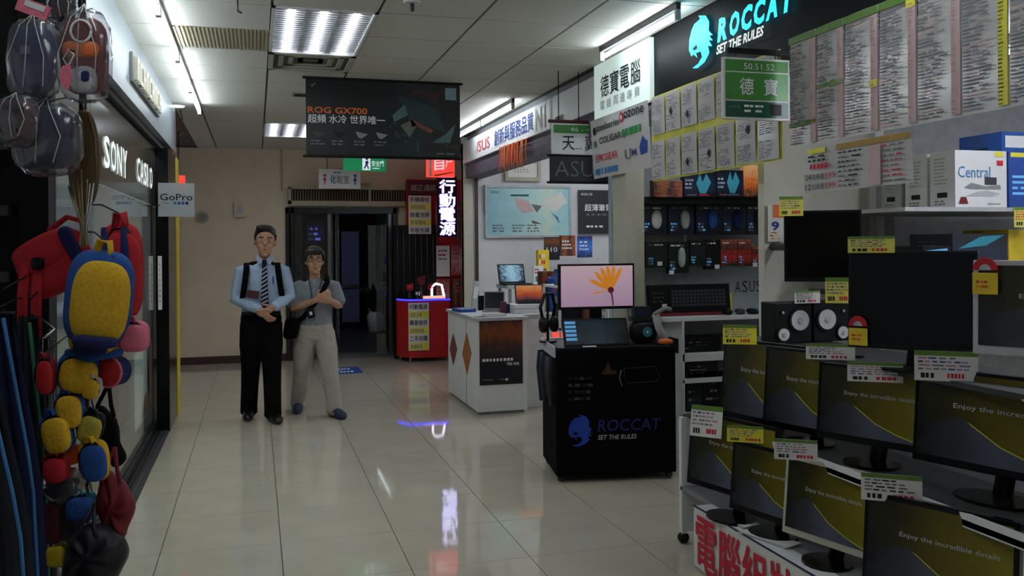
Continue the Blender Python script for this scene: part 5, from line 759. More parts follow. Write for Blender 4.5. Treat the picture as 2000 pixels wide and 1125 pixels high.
# small display panel under it, headset, gadgets
p = onCart(1100, 668); a = onY(1103, 664, 5.56); c = onY(1226, 664, 5.56); f = Fr((a.x, 5.56, CTOP), (1, -.1, 0), V((0, .35, 1))); w = c.x - a.x; h = .19; T = thing('tablet_display', 'dark slanted display with a blue list under the flower monitor', 'display', f.p(w / 2, 0)); b = MB(); b.box(f, 0, 0, -.015, w, h, 0, 'black'); b.build('case', T, bevel=.003); b = MB(); b.quad(f, .01, .012, w - .01, h - .012, 'dark_screen', .0015); b.build('screen', T); b = MB(); [b.quad(f, .016, h * (.2 + .15 * i), w * .2, h * (.3 + .15 * i), mat('list_blue', (90, 160, 215), .3, emit=.4, var=0) and 'list_blue' if i == 0 else 'list_blue', .0025) for i in range(5)]; b.build('list', T)
b = MB(); b.tube(f, [(w * .2, h * .1, -.02), (w * .2, -.0, -.12)], .008, 'dark_grey'); b.build('prop', T)
p = onY(1074, 600, 5.8); T = thing('headset', 'black headset on a stand left of the flower monitor', 'headset', (p.x, 5.8, CTOP)); b = MB(); b.tube(W, [(p.x, 5.85, CTOP), (p.x, 5.85, p.z + .1)], .01, 'near_black'); b.cyl(Fr((p.x, 5.85, CTOP)), 0, 0, .06, 0, .012, 'near_black'); b.build('stand', T); b = MB(); b.tube(W, [(p.x - .05, 5.8, p.z - .1), (p.x - .07, 5.8, p.z), (p.x - .03, 5.82, p.z + .09), (p.x + .03, 5.84, p.z + .09), (p.x + .05, 5.84, p.z - .0), (p.x + .03, 5.84, p.z - .1)], .012, 'black'); b.build('headband', T)
for s in (-1, 1): b = MB(); b.blob(Fr((p.x + .045 * s - .01, 5.8 + .02 * s, p.z - .12), (1, 0, 0), (0, 0, 1)), (0, 0, 0), (.03, .055, .05), 'black', .8); b.build('ear_cup', T)
q = onCart(1092, 655); b = MB(); b.box(Fr((q.x, 5.7, CTOP), (1, 0, 0), (0, 1, 0)), -.03, 0, 0, .02, .04, .16, 'red'); b.box(Fr((q.x, 5.7, CTOP), (1, 0, 0), (0, 1, 0)), -.025, -.002, .02, .015, 0, .14, 'orange'); b.build('upright_box', label='slim red box between the headset and dark display', cat='box', bevel=.003)
q = onY(1256, 640, 5.6); T = thing('lens_gadget', 'dark round gadget with teal lens at the cart right side', 'gadget', (q.x, 5.6, CTOP)); ff = Fr((q.x, 5.6, CTOP), (1, -.1, 0), (0, 0, 1)); b = MB(); b.blob(ff, (0, .075, 0), (.1, .075, .06), 'near_black', .6, .7); b.build('body', T); b = MB(); b.disc(ff, .01, .08, .035, 'lens_teal', .062); b.disc(ff, .01, .08, .008, 'white_print', .064); b.build('lens', T); b = MB(); b.box(ff, -.09, .15, -.05, .07, .18, .04, 'space_poster'); b.box(ff, -.07, .18, -.04, .05, .25, .02, 'blue_pack'); b.build('top_pack', T)
q = onCart(1302, 672); T = thing('desk_lamp', 'grey folding arm lamp at the right corner of the cart', 'lamp', (q.x, q.y + .05, CTOP)); f2 = Fr((q.x, min(q.y, 5.5) + .06, CTOP), (1, 0, 0), (0, 0, 1)); b = MB(); b.tube(f2, [(.02, .02, 0), (-.03, .11, 0), (-.05, .2, 0)], [(.03, .012), (.028, .012), (.03, .014)], 'light_grey', 8); b.build('arm', T); b = MB(); b.tube(f2, [(-.06, .2, 0), (.02, .24, 0), (.06, .23, 0)], .016, 'grey', 8); b.build('head', T); b = MB(); b.box(f2, -.05, 0, -.04, .06, .015, .04, 'dark_grey'); b.build('base', T)
q = onCart(1297, 668); b = MB(); b.blob(Fr((q.x - .05, 5.46, CTOP + .018), (1, 0, 0), (0, 0, 1)), (0, 0, 0), (.05, .018, .03), 'orange', .6); b.build('mouse', label='small orange mouse at the front of the cart top', cat='mouse')
q = onZ(1155, 680, CH); b = MB(); b.box(Fr((q.x, 5.47, CTOP), (1, -.15, 0), (.15, 1, 0)), -.04, 0, 0, .05, .03, .006, 'white'); b.build('price_card', label='small white card on the front edge of the cart top', cat='card')

# ------------------------------------------------------------------ peg wall goods
YP = 6.34
def pack(lb, L, Tt, R_, B_, y, m, shape=None, d=.05, name='blister_pack', grp='hanging accessory packs on the peg wall'):
    f = faceY(L, Tt, R_, B_, y); w, h = f.w, f.h; T = thing(name, lb, 'pack', f.p(w / 2, 0), grp); b = MB(); b.box(f, 0, 0, -d, w, h, 0, m); b.build('card', T, bevel=.003)
    b = MB(); b.rows(f, w * .08, h * .1, w * .4, h * .4, 3, ['list_blue', 'ink_grey'], z=.003, fill=.6); b.rows(f, w * .1, h * .82, w * .9, h * .93, 1, ['ink_grey', 'white_print'], z=.003); b.build('print', T)
    if shape: b = MB(); b.blob(f, (w * .62, h * .5, .008), (w * .17, h * .32, .03), shape, .9); b.build('mouse', T)
    b = MB(); b.tube(f, [(w * .5, h * .97, -d - .06), (w * .5, h * .97, .02)], .004, 'steel', 6); b.build('peg', T); return T
b = MB(); f = faceY(1240, 384, 1500, 397, 6.0); b.box(f, 0, 0, -.34, f.w, f.h, 0, 'near_black'); b.build('wall_shelf', label='black wall shelf carrying colourful game boxes under the price sheets', cat='shelf')
for L, t, R_, B_, m, lb, dx in ((1276, 352, 1333, 385, 'game_box', 'brown patterned box at the far end of the black shelf', 0), (1336, 336, 1398, 385, 'blue_pack', 'dark box with pale blue figure on the black shelf', 1), (1400, 332, 1452, 385, 'blue_pack', 'dark box with cyan figure on the black shelf', 1), (1453, 322, 1492, 385, 'fire_box', 'fiery orange box at the near end of the black shelf', 0)):
    f = faceY(L, t, R_, B_, 5.95); T = thing('game_box', lb, 'box', f.p(f.w / 2, 0), 'boxes on the black wall shelf'); b = MB(); b.box(f, 0, 0, -.06, f.w, f.h, 0, m); b.build('carton', T, bevel=.003); b = MB(); w, h = f.w, f.h
    if dx: b.poly(f, [(w * .5, h * .15), (w * .38, h * .55), (w * .5, h * .95), (w * .58, h * .6), (w * .7, h * .95), (w * .85, h * .6), (w * .68, h * .15)], 'plush_teal', .002); b.rows(f, w * .04, h * .3, w * .36, h * .75, 3, ['light_grey'], z=.002)
    b.rows(f, w * .1, h * .04, w * .9, h * .14, 1, ['ink_grey', 'ink_red'], z=.003); b.build('print', T)
for i, (L, R_, sh, m) in enumerate(((1247, 1303, 'paper', 'blue_pack'), (1306, 1356, 'light_grey', 'blue_pack'), (1360, 1410, 'plush_blue', 'blue_pack'), (1411, 1458, 'plush_navy', 'blue_pack'), (1459, 1494, 'dark_grey', 'blue_pack'))):
    pack(['first', 'second', 'third', 'fourth', 'fifth'][i] + ' blue black mouse pack from the beige post in the upper row', L, 399, R_, 458, 6.18, m, sh)
for i, (L, t, R_, B_, m, sh, lb) in enumerate(((1262, 472, 1304, 523, 'green_pack', None, 'dark green pack at the beige post end of the lower row'), (1306, 472, 1346, 534, 'green_pack', 'light_grey', 'dark green pack with a pale mouse in the lower row'), (1348, 470, 1378, 520, 'green_pack', None, 'plain dark green pack in the middle of the lower row'), (1378, 468, 1408, 526, 'near_black', None, 'black pack beside the red ones in the lower row'), (1408, 468, 1440, 520, 'red_pack', None, 'red and green pack in the lower row'), (1441, 468, 1468, 520, 'red_pack', None, 'second red and green pack in the lower row'), (1469, 480, 1492, 520, 'red_pack', None, 'red and grey pack at the near end of the lower row'))): pack(lb, L, t, R_, B_, 6.2, m, sh)
for i, (u, v) in enumerate(((1288, 515), (1311, 532), (1400, 521), (1474, 517), (1297, 598))): f = faceY(u - 4, v - 4, u + 5, v + 4, 6.12); b = MB(); b.box(f, 0, 0, 0, f.w, f.h, .004, 'white'); b.box(f, f.w * .4, f.h * .5, -.12, f.w * .6, f.h * .6, 0, 'steel'); b.build('price_tag', label=['small white price tag under the first dark green pack', 'small white price tag under the pale mouse pack', 'small white price tag under the black pack', 'small white price tag under the near red pack', 'small white price tag on the black keyboard carton'][i], cat='tag')
f = faceY(1435, 549, 1488, 571, 6.34); T = thing('wall_lettering', 'thin black ASUS letters on the grey wall above the mice', 'sign', f.p(f.w / 2, 0)); n = 4
for i, ch in enumerate('ASUS'): b = MB(); b.text(f, ch, f.w * .26 * i, 0, f.w * .2, f.h, 'ink', .006, -.005); b.build('letter', T)
# slotted uprights beside the beige post
for i, (u, lb) in enumerate(((1224, 'slotted metal shelf upright beside the beige post'), (1236, 'second slotted metal upright by the peg wall'))):
    p = onY(u, 400, 6.3); b = MB(); XB(b, p.x, 6.28, 0, p.x + .03, 6.33, 2.3, 'dark_steel'); b.build('shelf_upright', label=lb, cat='upright')
# white shelving with keyboards
YS = 5.98; SU = thing('shelving_unit', 'white shelving unit with keyboard cartons beside the cart', 'shelves', (3.4, 6.1, 0)); xa = onY(1300, 620, YS).x; xb = 4.2; zs = [onY(1400, 618, YS).z, onY(1370, 690, YS).z, onY(1370, 740, YS).z, .3]
for i, z in enumerate(zs): b = MB(); XB(b, xa if i == 0 else onY(1333, 700, YS).x, YS, z - (.03 if i != 1 else .06), xb, 6.33, z, 'white'); b.build('shelf_board', SU, bevel=.003)
b = MB(); x = onY(1333, 750, YS).x; XB(b, x, YS, 0, x + .02, 6.33, zs[0] - .03, 'white'); b.build('side_panel', SU); b = MB(); XB(b, xb - .02, YS, 0, xb, 6.33, zs[0] - .03, 'white'); b.build('side_panel', SU)
z0 = zs[0]
T = thing('keyboard_carton', 'wide black keyboard carton with red stripe on the white shelf', 'box', (3.2, 6.1, z0)); f = faceY(1270, 558, 1428, 617, 6.12); f = Fr((f.o.x, 6.12, z0), (1, 0, 0), (0, .12, 1)); w = onY(1428, 600, 6.12).x - f.o.x; h = onY(1300, 556, 6.12).z - z0; b = MB(); b.box(f, 0, 0, -.05, w, h, 0, 'black'); b.build('carton', T, bevel=.004); b = MB(); [b.quad(f, w * (.27 + .045 * i), h * (.3 + .11 * j), w * (.305 + .045 * i), h * (.385 + .11 * j), 'dark_grey', .003) for i in range(15) for j in range(5)]; b.quad(f, .0, .004, w, h * .1, 'deep_red', .003); b.rows(f, w * .04, h * .4, w * .2, h * .8, 3, ['dark_grey'], z=.003); b.build('print', T)
for i, (u, m, lb) in enumerate(((1420, 'near_black', 'black mouse by the keyboard carton on the white shelf'), (1445, 'dark_grey', 'grey black mouse in the middle of the white shelf'), (1468, 'near_black', 'black mouse next to the teal one'), (1484, 'plush_teal', 'teal mouse at the near end of the white shelf'))): p = onY(u, 606, 6.1); b = MB(); b.blob(Fr((p.x, 6.1, z0 + .022), (1, 0, 0), (0, 0, 1)), (0, 0, 0), (.035, .022, .055), m, .8, .9, 14, 8); b.box(Fr((p.x, 6.06, z0 + .04), (1, 0, 0), (0, 1, 0)), -.004, 0, 0, .004, .02, .006, 'grey'); b.build('mouse', label=lb, cat='mouse', group='mice on the white shelf')
f = faceY(1424, 560, 1436, 580, 6.15); b = MB(); b.box(Fr((f.o.x, 6.2, z0), (1, 0, 0), (0, 0, 1)), 0, 0, -.03, f.w, .16, 0, 'label_yellow'); b.build('price_card', label='narrow yellow price card beside the keyboard carton', cat='card')
for i, (L, t, R_, B_, zz, m, lb) in enumerate(((1322, 634, 1405, 672, zs[1], 'near_black', 'black keyboard carton on the second shelf'), (1408, 634, 1492, 672, zs[1], 'dark_grey', 'grey black keyboard carton on the second shelf'), (1342, 697, 1400, 737, zs[2], 'near_black', 'black carton on the third shelf'), (1402, 700, 1460, 737, zs[2], 'dark_grey', 'grey carton on the third shelf'), (1342, 760, 1372, 830, zs[3], 'charcoal_cloth', 'charcoal box on the lowest shelf near the cart'), (1374, 765, 1420, 830, zs[3], 'near_black', 'black box on the lowest shelf'))):
    f = faceY(L, t, R_, B_, YS + .06); hh = {0: .11, 1: .11, 2: .12, 3: .12}.get(i, .3); T = thing('keyboard_carton', lb, 'box', (f.o.x, YS, zz), 'cartons in the white shelving'); g = Fr((f.o.x, YS + .06, zz), (1, 0, 0), (0, 0, 1)); b = MB(); b.box(g, 0, 0, -.24, f.w, hh, 0, m); b.build('carton', T, bevel=.003); b = MB(); b.rows(g, f.w * .1, hh * .2, f.w * .8, hh * .8, 3, ['dark_grey', 'near_black', 'grey'], z=.003, fill=.3); b.build('print', T)

# ------------------------------------------------------------------ tiered monitor stand
T = thing('monitor_stand', 'white tiered trolley carrying the rows of monitors', 'stand', (2.4, 3.2, 0)); ST = T
X0, X1, YF, YN = 2.15, 2.75, 4.2, 1.7
for x in (X0, X1):
    for y in (YF, YN): b = MB(); XB(b, x - .015, y - .015, .05, x + .015, y + .015, .66 if x == X0 else 1.1, 'white'); b.build('post', T)
for x in (X0, X1):
    for y in (YF, YN): b = MB(); b.tube(W, [(x - .014, y, .028), (x + .014, y, .028)], .028, 'black', 14); b.build('caster', T); b = MB(); b.tube(W, [(x, y, .028), (x, y, .06)], .01, 'steel', 6); b.build('caster_stem', T)
b = MB(); XB(b, X0 - .015, YN, .28, X1, YF, .30, 'grey'); b.build('lower_deck', T); b = MB(); XB(b, X0 + .02, YN, .66, X1, YF, .68, 'dark_grey'); b.build('middle_deck', T); b = MB(); XB(b, X0 + .2, YN, 1.06, X1, 4.1, 1.08, 'dark_grey'); b.build('upper_deck', T)
b = MB(); XB(b, X0, YF - .012, .06, X1, YF, .66, 'white'); b.build('end_panel', T); b = MB(); g = Fr((X0 + .03, YF - .014, .3), (1, 0, 0), (0, 0, 1)); b.quad(g, 0, .02, .28, .2, 'paper', .002); [b.box(g, .02 + .09 * i, .1, .003, .08 + .09 * i, .16, .004, 'light_grey') for i in range(2)]; b.rows(g, .02, .03, .2, .09, 3, ['ink_grey'], z=.003); b.build('notice', T)
b = MB(); XB(b, X0 + .02, YN, .655, X0 + .035, YF - .5, .70, 'white'); b.build('shelf_lip', T)
# front table with red lettered cloth
XT, ZT, YT = 2.04, .30, 3.86
T = thing('low_table', 'low white table along the front of the monitor stand', 'table', (2.08, 2.8, 0)); b = MB(); XB(b, XT, YN, ZT - .025, X0 - .02, YT, ZT, 'white'); b.build('top', T, bevel=.003)
for y in (YT - .04, YN + .04): b = MB(); XB(b, XT + .02, y - .015, 0, XT + .05, y + .015, ZT - .025, 'white'); b.build('leg', T)
g = Fr((XT - .006, YT, .012), (0, -1, 0), (0, 0, 1)); w = YT - YN; h = ZT - .012; T = thing('lettered_cloth', 'white cloth with big red Chinese characters hung on the low table', 'banner', g.p(w / 2, 0)); b = wavy(g, w, h, 'paper', .004, 20, 3); b.build('cloth', T); b = MB()
for x, ch in zip((.03, .24, .45, .66, .98, 1.19), '電腦組裝維修'): b = MB(); b.text(g, ch, x, h * .02, .19, h * .86, 'ink_red', .006, .03); b.build('character', T)
b = MB(); b.tube(g, [(0, h + .002, .002), (w, h + .002, .002)], .004, 'navy_cloth', 6); b.build('hem', T)
for i, (u, v, w, d, a, lb) in enumerate(((1420, 1020, .2, .14, .15, 'white paper sheet lying on the low table beside the far monitor base'), (1500, 1052, .26, .2, .3, 'stack of grey papers on the low table in front of the middle monitor'))): p = onZ(u, v, ZT); b = MB(); p.x = max(XT + .06, min(p.x, 2.1)); rr = (math.sin(a), -math.cos(a), 0); q = Fr((p.x, p.y, ZT), rr, (math.cos(a), math.sin(a), 0)); [b.box(q, -w / 2 + .01 * j, -.045, .001 + .004 * j, w / 2 + .006 * j, .05, .0035 + .004 * j, ['paper', 'light_grey', 'paper'][j]) for j in range(3)]; b.build('paper_stack', label=lb, cat='paper')

def display(lb, LT, hgt, vspan, wid, a, deck, text=True, bezel='black_gloss', tilt=.10, style='olive', base=True, tx=1.0, t=None, frame=None):
    t = t or hgt * FPX / vspan; p = atD(LT[0], LT[1], t); ar = math.radians(a); r = V((math.sin(ar), -math.cos(ar), 0)); n0 = r.cross(V((0, 0, 1))); u = V((0, 0, math.cos(tilt))) - n0 * math.sin(tilt)
    f = Fr(p - u * hgt, r, u); w, h = wid, hgt; T = thing('monitor', lb, 'monitor', (f.p(w / 2, 0).x, f.p(w / 2, 0).y, deck if base else f.o.z), 'monitors on the tiered stand')
    b = MB(); b.box(f, 0, 0, -.035, w, h, 0, frame or bezel); b.box(f, w * .2, h * .15, -.06, w * .8, h * .8, -.035, 'near_black'); b.build('housing', T, bevel=.004)
    bz = .016
    if style == 'olive':
        b = MB(); b.quad(f, bz, bz + .012, w - bz, h - bz, 'olive_screen', .0015); b.build('screen', T); b = MB(); z = .0025; sw, sh = w - 2 * bz, h - 2 * bz - .012
        q = lambda x, y: (bz + sw * x, bz + .012 + sh * y)
        b.poly(f, [q(0, 0), q(1, 0), q(.95, .02), q(.75, .1), q(.55, .22), q(.36, .42), q(.3, .48), q(.24, .49), q(.12, .4), q(0, .3)], ramp_mat('swoosh', 'Y', [(0, (70, 74, 82)), (.45, (86, 88, 104)), (.72, (58, 60, 68)), (1, (22, 23, 24))], .25, .25, 3, .35) and 'swoosh' if 'swoosh' not in MATS else 'swoosh', z)
        b.poly(f, [q(.33, .46), q(.36, .435), q(.55, .235), q(.75, .115), q(.95, .035), q(1, .015), q(1, .0), q(.95, .02), q(.75, .1), q(.55, .22), q(.36, .42)], mat('line_yellow', (205, 200, 60), .3, var=0) and 'line_yellow' if 'line_yellow' not in MATS else 'line_yellow', z + .0004)
        b.text(f, 'Enjoy the incredible details', *q(.24, .58), sw * .68 * tx, sh * .075, 'light_grey', z + .0006, .006); b.build('screen_print', T)
    elif style == 'off':
        b = MB(); b.quad(f, bz * .7, bz + .006, w - bz * .7, h - bz * .7, 'screen_off', .0015); b.build('screen', T)
    if base:
        c = f.p(w / 2, h * .3, -.06); b = MB(); b.tube(W, [c, V((c.x - n0.x * .03, c.y - n0.y * .03, (c.z + deck) / 2)), V((c.x, c.y, deck + .012))], [(.035, .016)] * 3, bezel, 10, ref=tuple(r)); b.build('neck', T); bc = V((c.x + n0.x * .05, c.y + n0.y * .05, deck)); g = Fr(bc, r, -n0); b = MB(); pts = [(w * .24 * math.cos(i * .3927), .095 * math.sin(i * .3927)) for i in range(16)]; b.prism(g, pts, 0 if g.n.z > 0 else 0, .012 * (1 if g.n.z > 0 else -1), bezel); b.build('base', T)
    return T, f
def tagcard(lb, L, Tt, R_, B_, t, a, m='paper', top='paper_green', parent=None, cols=('print_slate', 'print_slate', 'print_rose', 'ink_grey', 'ink_blue'), price=None, tilt=0.0, skew=0.0):
    p = atD(L, B_, t); ar = math.radians(a); r = V((math.sin(ar), -math.cos(ar), 0)); u = V((0, 0, 1)) - r.cross(V((0, 0, 1))) * tilt; f = Fr(p, r, u); k = t / FPX; ang = ray((L + R_) / 2, B_); cosv = abs(r.dot(RT)); w = (R_ - L) * k / max(.3, cosv); h = (B_ - Tt) * k
    T = thing('price_card', lb, 'price card', f.p(w / 2, 0), 'price cards on the monitors'); b = MB(); vs = [(0, 0), (w, 0), (w, h), (0, h)]; b.prism(f, vs, -.0015, 0, m); b.build('card', T)
    b = MB(); b.quad(f, 0, h * .84, w, h, top, .001); b.rows(f, w * .06, h * .34, w * .94, h * .82, 4, list(cols), z=.001, fill=.45, words=(4, 7)); b.rows(f, w * .1, h * .06, w * .45, h * .3, 1, ['ink'], z=.001, fill=.7, words=(3, 4)); b.rows(f, w * .52, h * .08, w * .94, h * .3, 1, ['ink_red'], z=.001, fill=.7, words=(4, 5)); b.build('print', T); return T
# lower row
display('olive screen monitor at the far end of the lower row', (1350, 800), .35, 140, .54, 16, .30); display('second olive screen monitor from the far end of the lower row', (1432, 858), .31, 132, .48, 16, .30)
display('third olive screen monitor of the lower row with cream bottom edge', (1536, 886), .32, 150, .42, 16, .30, frame='beige_post'); display('nearest black framed olive monitor at the bottom right corner', (1690, 957), .32, 170, .5, 24, .30, t=3.08)
# middle row
display('olive screen monitor at the far end of the middle row', (1415, 658), .395, 152, .5, 16, .68); display('second olive monitor from the far end of the middle row', (1497, 674), .37, 155, .48, 20, .68); display('third olive monitor of the middle row showing the full sentence', (1600, 705), .314, 146, .46, 25, .68); display('nearest olive monitor of the middle row with largest lettering', (1790, 712), .345, 182, .58, 18, .68, tx=1.1)
# upper row
display('large switched-off black monitor on the upper deck', (1657, 490), .38, 186, .47, 32, 1.08, style='off', bezel='black', tilt=.04); display('dark olive monitor with pale lower edge at the right frame edge', (1900, 508), .29, 182, .5, 32, 1.08, frame='light_grey', tilt=.04)
T, f = display('small switched-off monitor mounted on the cream divider panel', (1531, 412), .35, 138, .36, 58, 1.1, style='off', base=False, bezel='black', tilt=.0)
b = MB(); c = f.p(.18, .17, -.06); b.tube(W, [c, V((c.x + .06, 4.1, c.z)), V((c.x + .06, 4.31, c.z))], .02, 'dark_grey'); b.build('wall_arm', T)
# speakers
def speaker_pair():
    a = onY(1513, 664, 3.75); w = onY(1660, 664, 3.75).x - a.x; dz = 1.082
    b = MB(); f = Fr((a.x, 3.75, dz), (1, 0, 0), (0, 0, 1)); h = onY(1513, 592, 3.75).z - dz
    T = thing('speaker', 'left black speaker with white cones on the upper deck', 'speaker', f.p(w * .24, 0), 'black bookshelf speakers'); ww = w * .485
    b.box(f, 0, 0, -.12, ww, h, 0, 'black'); b.build('cabinet', T, bevel=.004)
    for (x, y, r, m) in ((.66, .56, .36, 'speaker_cone'), (.22, .22, .22, 'speaker_cone'), (.2, .76, .05, 'light_grey')):
        b = MB(); b.cyl(f, ww * x, h * y, r * ww * .8, 0, .008, 'near_black'); b.cyl(f, ww * x, h * y, r * ww * .66, .008, .012, m); b.cyl(f, ww * x, h * y, r * ww * .2, .012, .016, 'light_grey'); b.build('driver', T)
    g = f.at(w * .515, 0); T = thing('speaker', 'right black speaker with white cones beside the yellow rating tag', 'speaker', g.p(w * .24, 0), 'black bookshelf speakers'); b = MB(); b.box(g, 0, 0, -.12, ww, h, 0, 'black'); b.build('cabinet', T, bevel=.004)
    for (x, y, r, m) in ((.34, .56, .36, 'speaker_cone'), (.78, .22, .22, 'speaker_cone'), (.8, .76, .05, 'light_grey')):
        b = MB(); b.cyl(g, ww * x, h * y, r * ww * .8, 0, .008, 'near_black'); b.cyl(g, ww * x, h * y, r * ww * .66, .008, .012, m); b.cyl(g, ww * x, h * y, r * ww * .2, .012, .016, 'light_grey'); b.build('driver', T)
speaker_pair()
# price cards
for lb, L, t_, R_, B_, t, a, kw in (
    ('yellow green price card on the small wall monitor corner', 1522, 384, 1568, 422, 4.2, 70, dict(m='paper_yellow')), ('yellow green price card hanging under the small wall monitor', 1612, 542, 1660, 592, 4.22, 58, dict(m='paper_yellow')), ('yellow price card on top of the large black monitor', 1656, 462, 1727, 494, 3.49, 40, dict(m='paper_yellow')),
    ('bright yellow price card on the far monitor of the middle row', 1412, 634, 1474, 672, 4.2, 60, dict(m='label_yellow')), ('white price card over the second monitor of the middle row', 1574, 671, 1659, 701, 3.7, 55, {}), ('white price card over the third monitor of the middle row', 1655, 706, 1750, 744, 3.42, 55, {}), ('largest white price card with two red prices', 1786, 684, 1889, 742, 3.15, 52, {}),
    ('tilted white price card on the far monitor of the lower row', 1347, 790, 1400, 850, 4.15, 40, dict(tilt=.2)), ('bright yellow price card on the second monitor of the lower row', 1420, 830, 1485, 862, 3.95, 55, dict(m='label_yellow')), ('white price card on the third monitor of the lower row', 1512, 856, 1588, 896, 3.55, 55, {}), ('white and yellow price card with green top on the nearest monitor', 1682, 922, 1783, 975, 3.05, 52, dict(cols=('ink_grey', 'ink', 'ink_grey'))),
    ('small silver card standing on the black speakers', 1552, 568, 1606, 593, 4.3, 86, dict(cols=('ink', 'ink_grey'))), ('pale yellow card at the right frame edge by the boxes', 1981, 404, 2030, 444, 4.4, 88, dict(m='paper_yellow', cols=('orange', 'ink_red')))): tagcard(lb, L, t_, R_, B_, t, a, **kw)
# energy rating tags
for lb, u, v, t, a in (('red and yellow rating tag at the lower left of the large black monitor', 1676, 645, 3.46, 34), ('red and yellow rating tag on the pale edged monitor at the right', 1924, 538, 2.69, 34)):
    p = atD(u, v, t); r = V((math.sin(math.radians(a)), -math.cos(math.radians(a)), 0)); f = Fr(p, r, (0, 0, 1)); k = t / FPX; s = 1.0 if u < 1800 else 1.25; k *= 1.05; T = thing('rating_tag', lb, 'tag', f.p(0, -30 * k)); b = MB(); b.prism(f, [(-17 * k * s, -28 * k * s), (17 * k * s, -28 * k * s), (17 * k * s, 4 * k * s), (-17 * k * s, 4 * k * s)], 0, .002, 'yellow'); b.build('card', T); b = MB(); b.prism(f, [(17 * k * s * math.cos(i * .314), (8 + 19 * math.sin(i * .314)) * k * s) for i in range(11)], 0, .002, 'red'); b.prism(f, [(8 * k * s * math.cos(i * .314), (8 + 9 * math.sin(i * .314)) * k * s) for i in range(11)], .002, .003, 'light_grey'); b.build('arch', T); b = MB(); b.rows(f, -12 * k * s, -20 * k * s, 12 * k * s, -6 * k * s, 2, ['ink_red', 'orange'], z=.003); b.build('print', T)
# posters on the cream divider
f = faceY(1500, 400, 1530, 472, 4.28); b = MB(); b.box(f, 0, 0, 0, f.w, f.h, .004, 'paper'); T = b.build('leaflet', label='colourful small leaflet taped to the cream divider panel edge', cat='leaflet'); b = MB(); b.quad(f, f.w * .3, f.h * .65, f.w, f.h, 'orange', .006); b.text(f, '9', f.w * .2, f.h * .3, f.w * .5, f.h * .25, 'ink_blue', .006, .03); b.rows(f, f.w * .1, f.h * .05, f.w * .9, f.h * .28, 3, ['ink_red', 'label_yellow'], z=.006); b.build('print', T)
# boxes on the high shelf at the right
YX = 3.55; zsh = onY(1867, 405, YX).z; b = MB(); XB(b, onY(1762, 405, YX).x, YX - .02, zsh - .02, 4.5, 4.3, zsh, 'light_grey'); S = b.build('wall_shelf', label='pale high shelf holding the white boxed cameras', cat='shelf')
b = MB(); XB(b, onY(1762, 480, YX).x, YX, zsh - .45, 4.5, 4.3, zsh - .43, 'dark_grey'); b.build('lower_board', S)
def carton(lb, xl, y, z, w, h, d, m, fn=None, name='product_box', sidem=None):
    f = Fr((xl, y, z), (1, 0, 0), (0, 0, 1)); T = thing(name, lb, 'box', f.p(w / 2, 0, -d / 2)); b = MB(); b.box(f, 0, 0, -d, w, h, 0, m); b.build('carton', T, bevel=.003); b = MB(); sd = Fr(f.p(0, 0, -d), (0, -1, 0), (0, 0, 1))
    b.quad(sd, d * .3, h * .18, d * .7, h * .27, 'ink', .002); b.rows(sd, d * .2, h * .4, d * .8, h * .9, 8, ['ink_grey'], z=.002, fill=.2); b.rows(sd, d * .2, h * .04, d * .8, h * .14, 2, ['ink_grey'], z=.002)
    if fn: fn(b, f, w, h)
    b.build('print', T); return T
def central(b, f, w, h):
    b.text(f, 'Central', w * .05, h * .52, w * .62, h * .2, 'piping_blue', .002, .0); b.poly(f, [(w * .16, h * .34), (w * .3, h * .43), (w * .58, h * .37), (w * .86, h * .4), (w * .88, h * .32), (w * .3, h * .32)], 'grey', .002); b.quad(f, w * .56, h * .4, w * .79, h * .53, 'dark_grey', .003); b.poly(f, [(w * .2, h * .2), (w * .4, h * .27), (w * .6, h * .3), (w * .86, h * .24), (w * .7, h * .19)], 'light_grey', .002); b.poly(f, [(w * .06, h * .06), (w * .1, h * .18), (w * .2, h * .18), (w * .24, h * .06)], 'deep_red', .003); b.quad(f, w * .8, h * .74, w * .92, h * .83, 'ink_red', .002); b.quad(f, w * .76, h * .9, w * .92, h * .985, 'label_yellow', .003); b.rows(f, w * .62, h * .04, w * .92, h * .08, 1, ['ink_grey'], z=.002)
xc = onY(1866, 400, YX).x; wc = onY(1967, 400, YX).x - xc; hc = onY(1866, 293, YX).z - zsh
carton('glossy white box printed Central on the high shelf', xc, YX, zsh + .001, wc, hc, .17, 'white', central); carton('second white box behind the Central box', xc + .01, YX + .2, zsh + .001, wc, hc, .16, 'white'); carton('third white box deepest behind the Central box', xc + .02, YX + .4, zsh + .001, wc, hc, .16, 'light_grey')
carton('glossy blue box right of the Central box', xc + wc + .012, YX, zsh + .001, .36, hc, .3, 'blue', lambda b, f, w, h: (b.quad(f, .01, h * .9, w * .3, h * .98, 'label_yellow', .002), b.rows(f, .02, h * .2, w * .9, h * .6, 4, ['list_blue'], z=.002)))
carton('blue and white box stacked above the blue one', xc + wc - .01, YX + .02, zsh + hc + .003, .36, .1, .28, 'plush_blue', lambda b, f, w, h: b.quad(f, .02, .02, w * .6, h * .8, 'white', .002))
zl = onY(1850, 480, 3.5).z; zl2 = zsh - .43
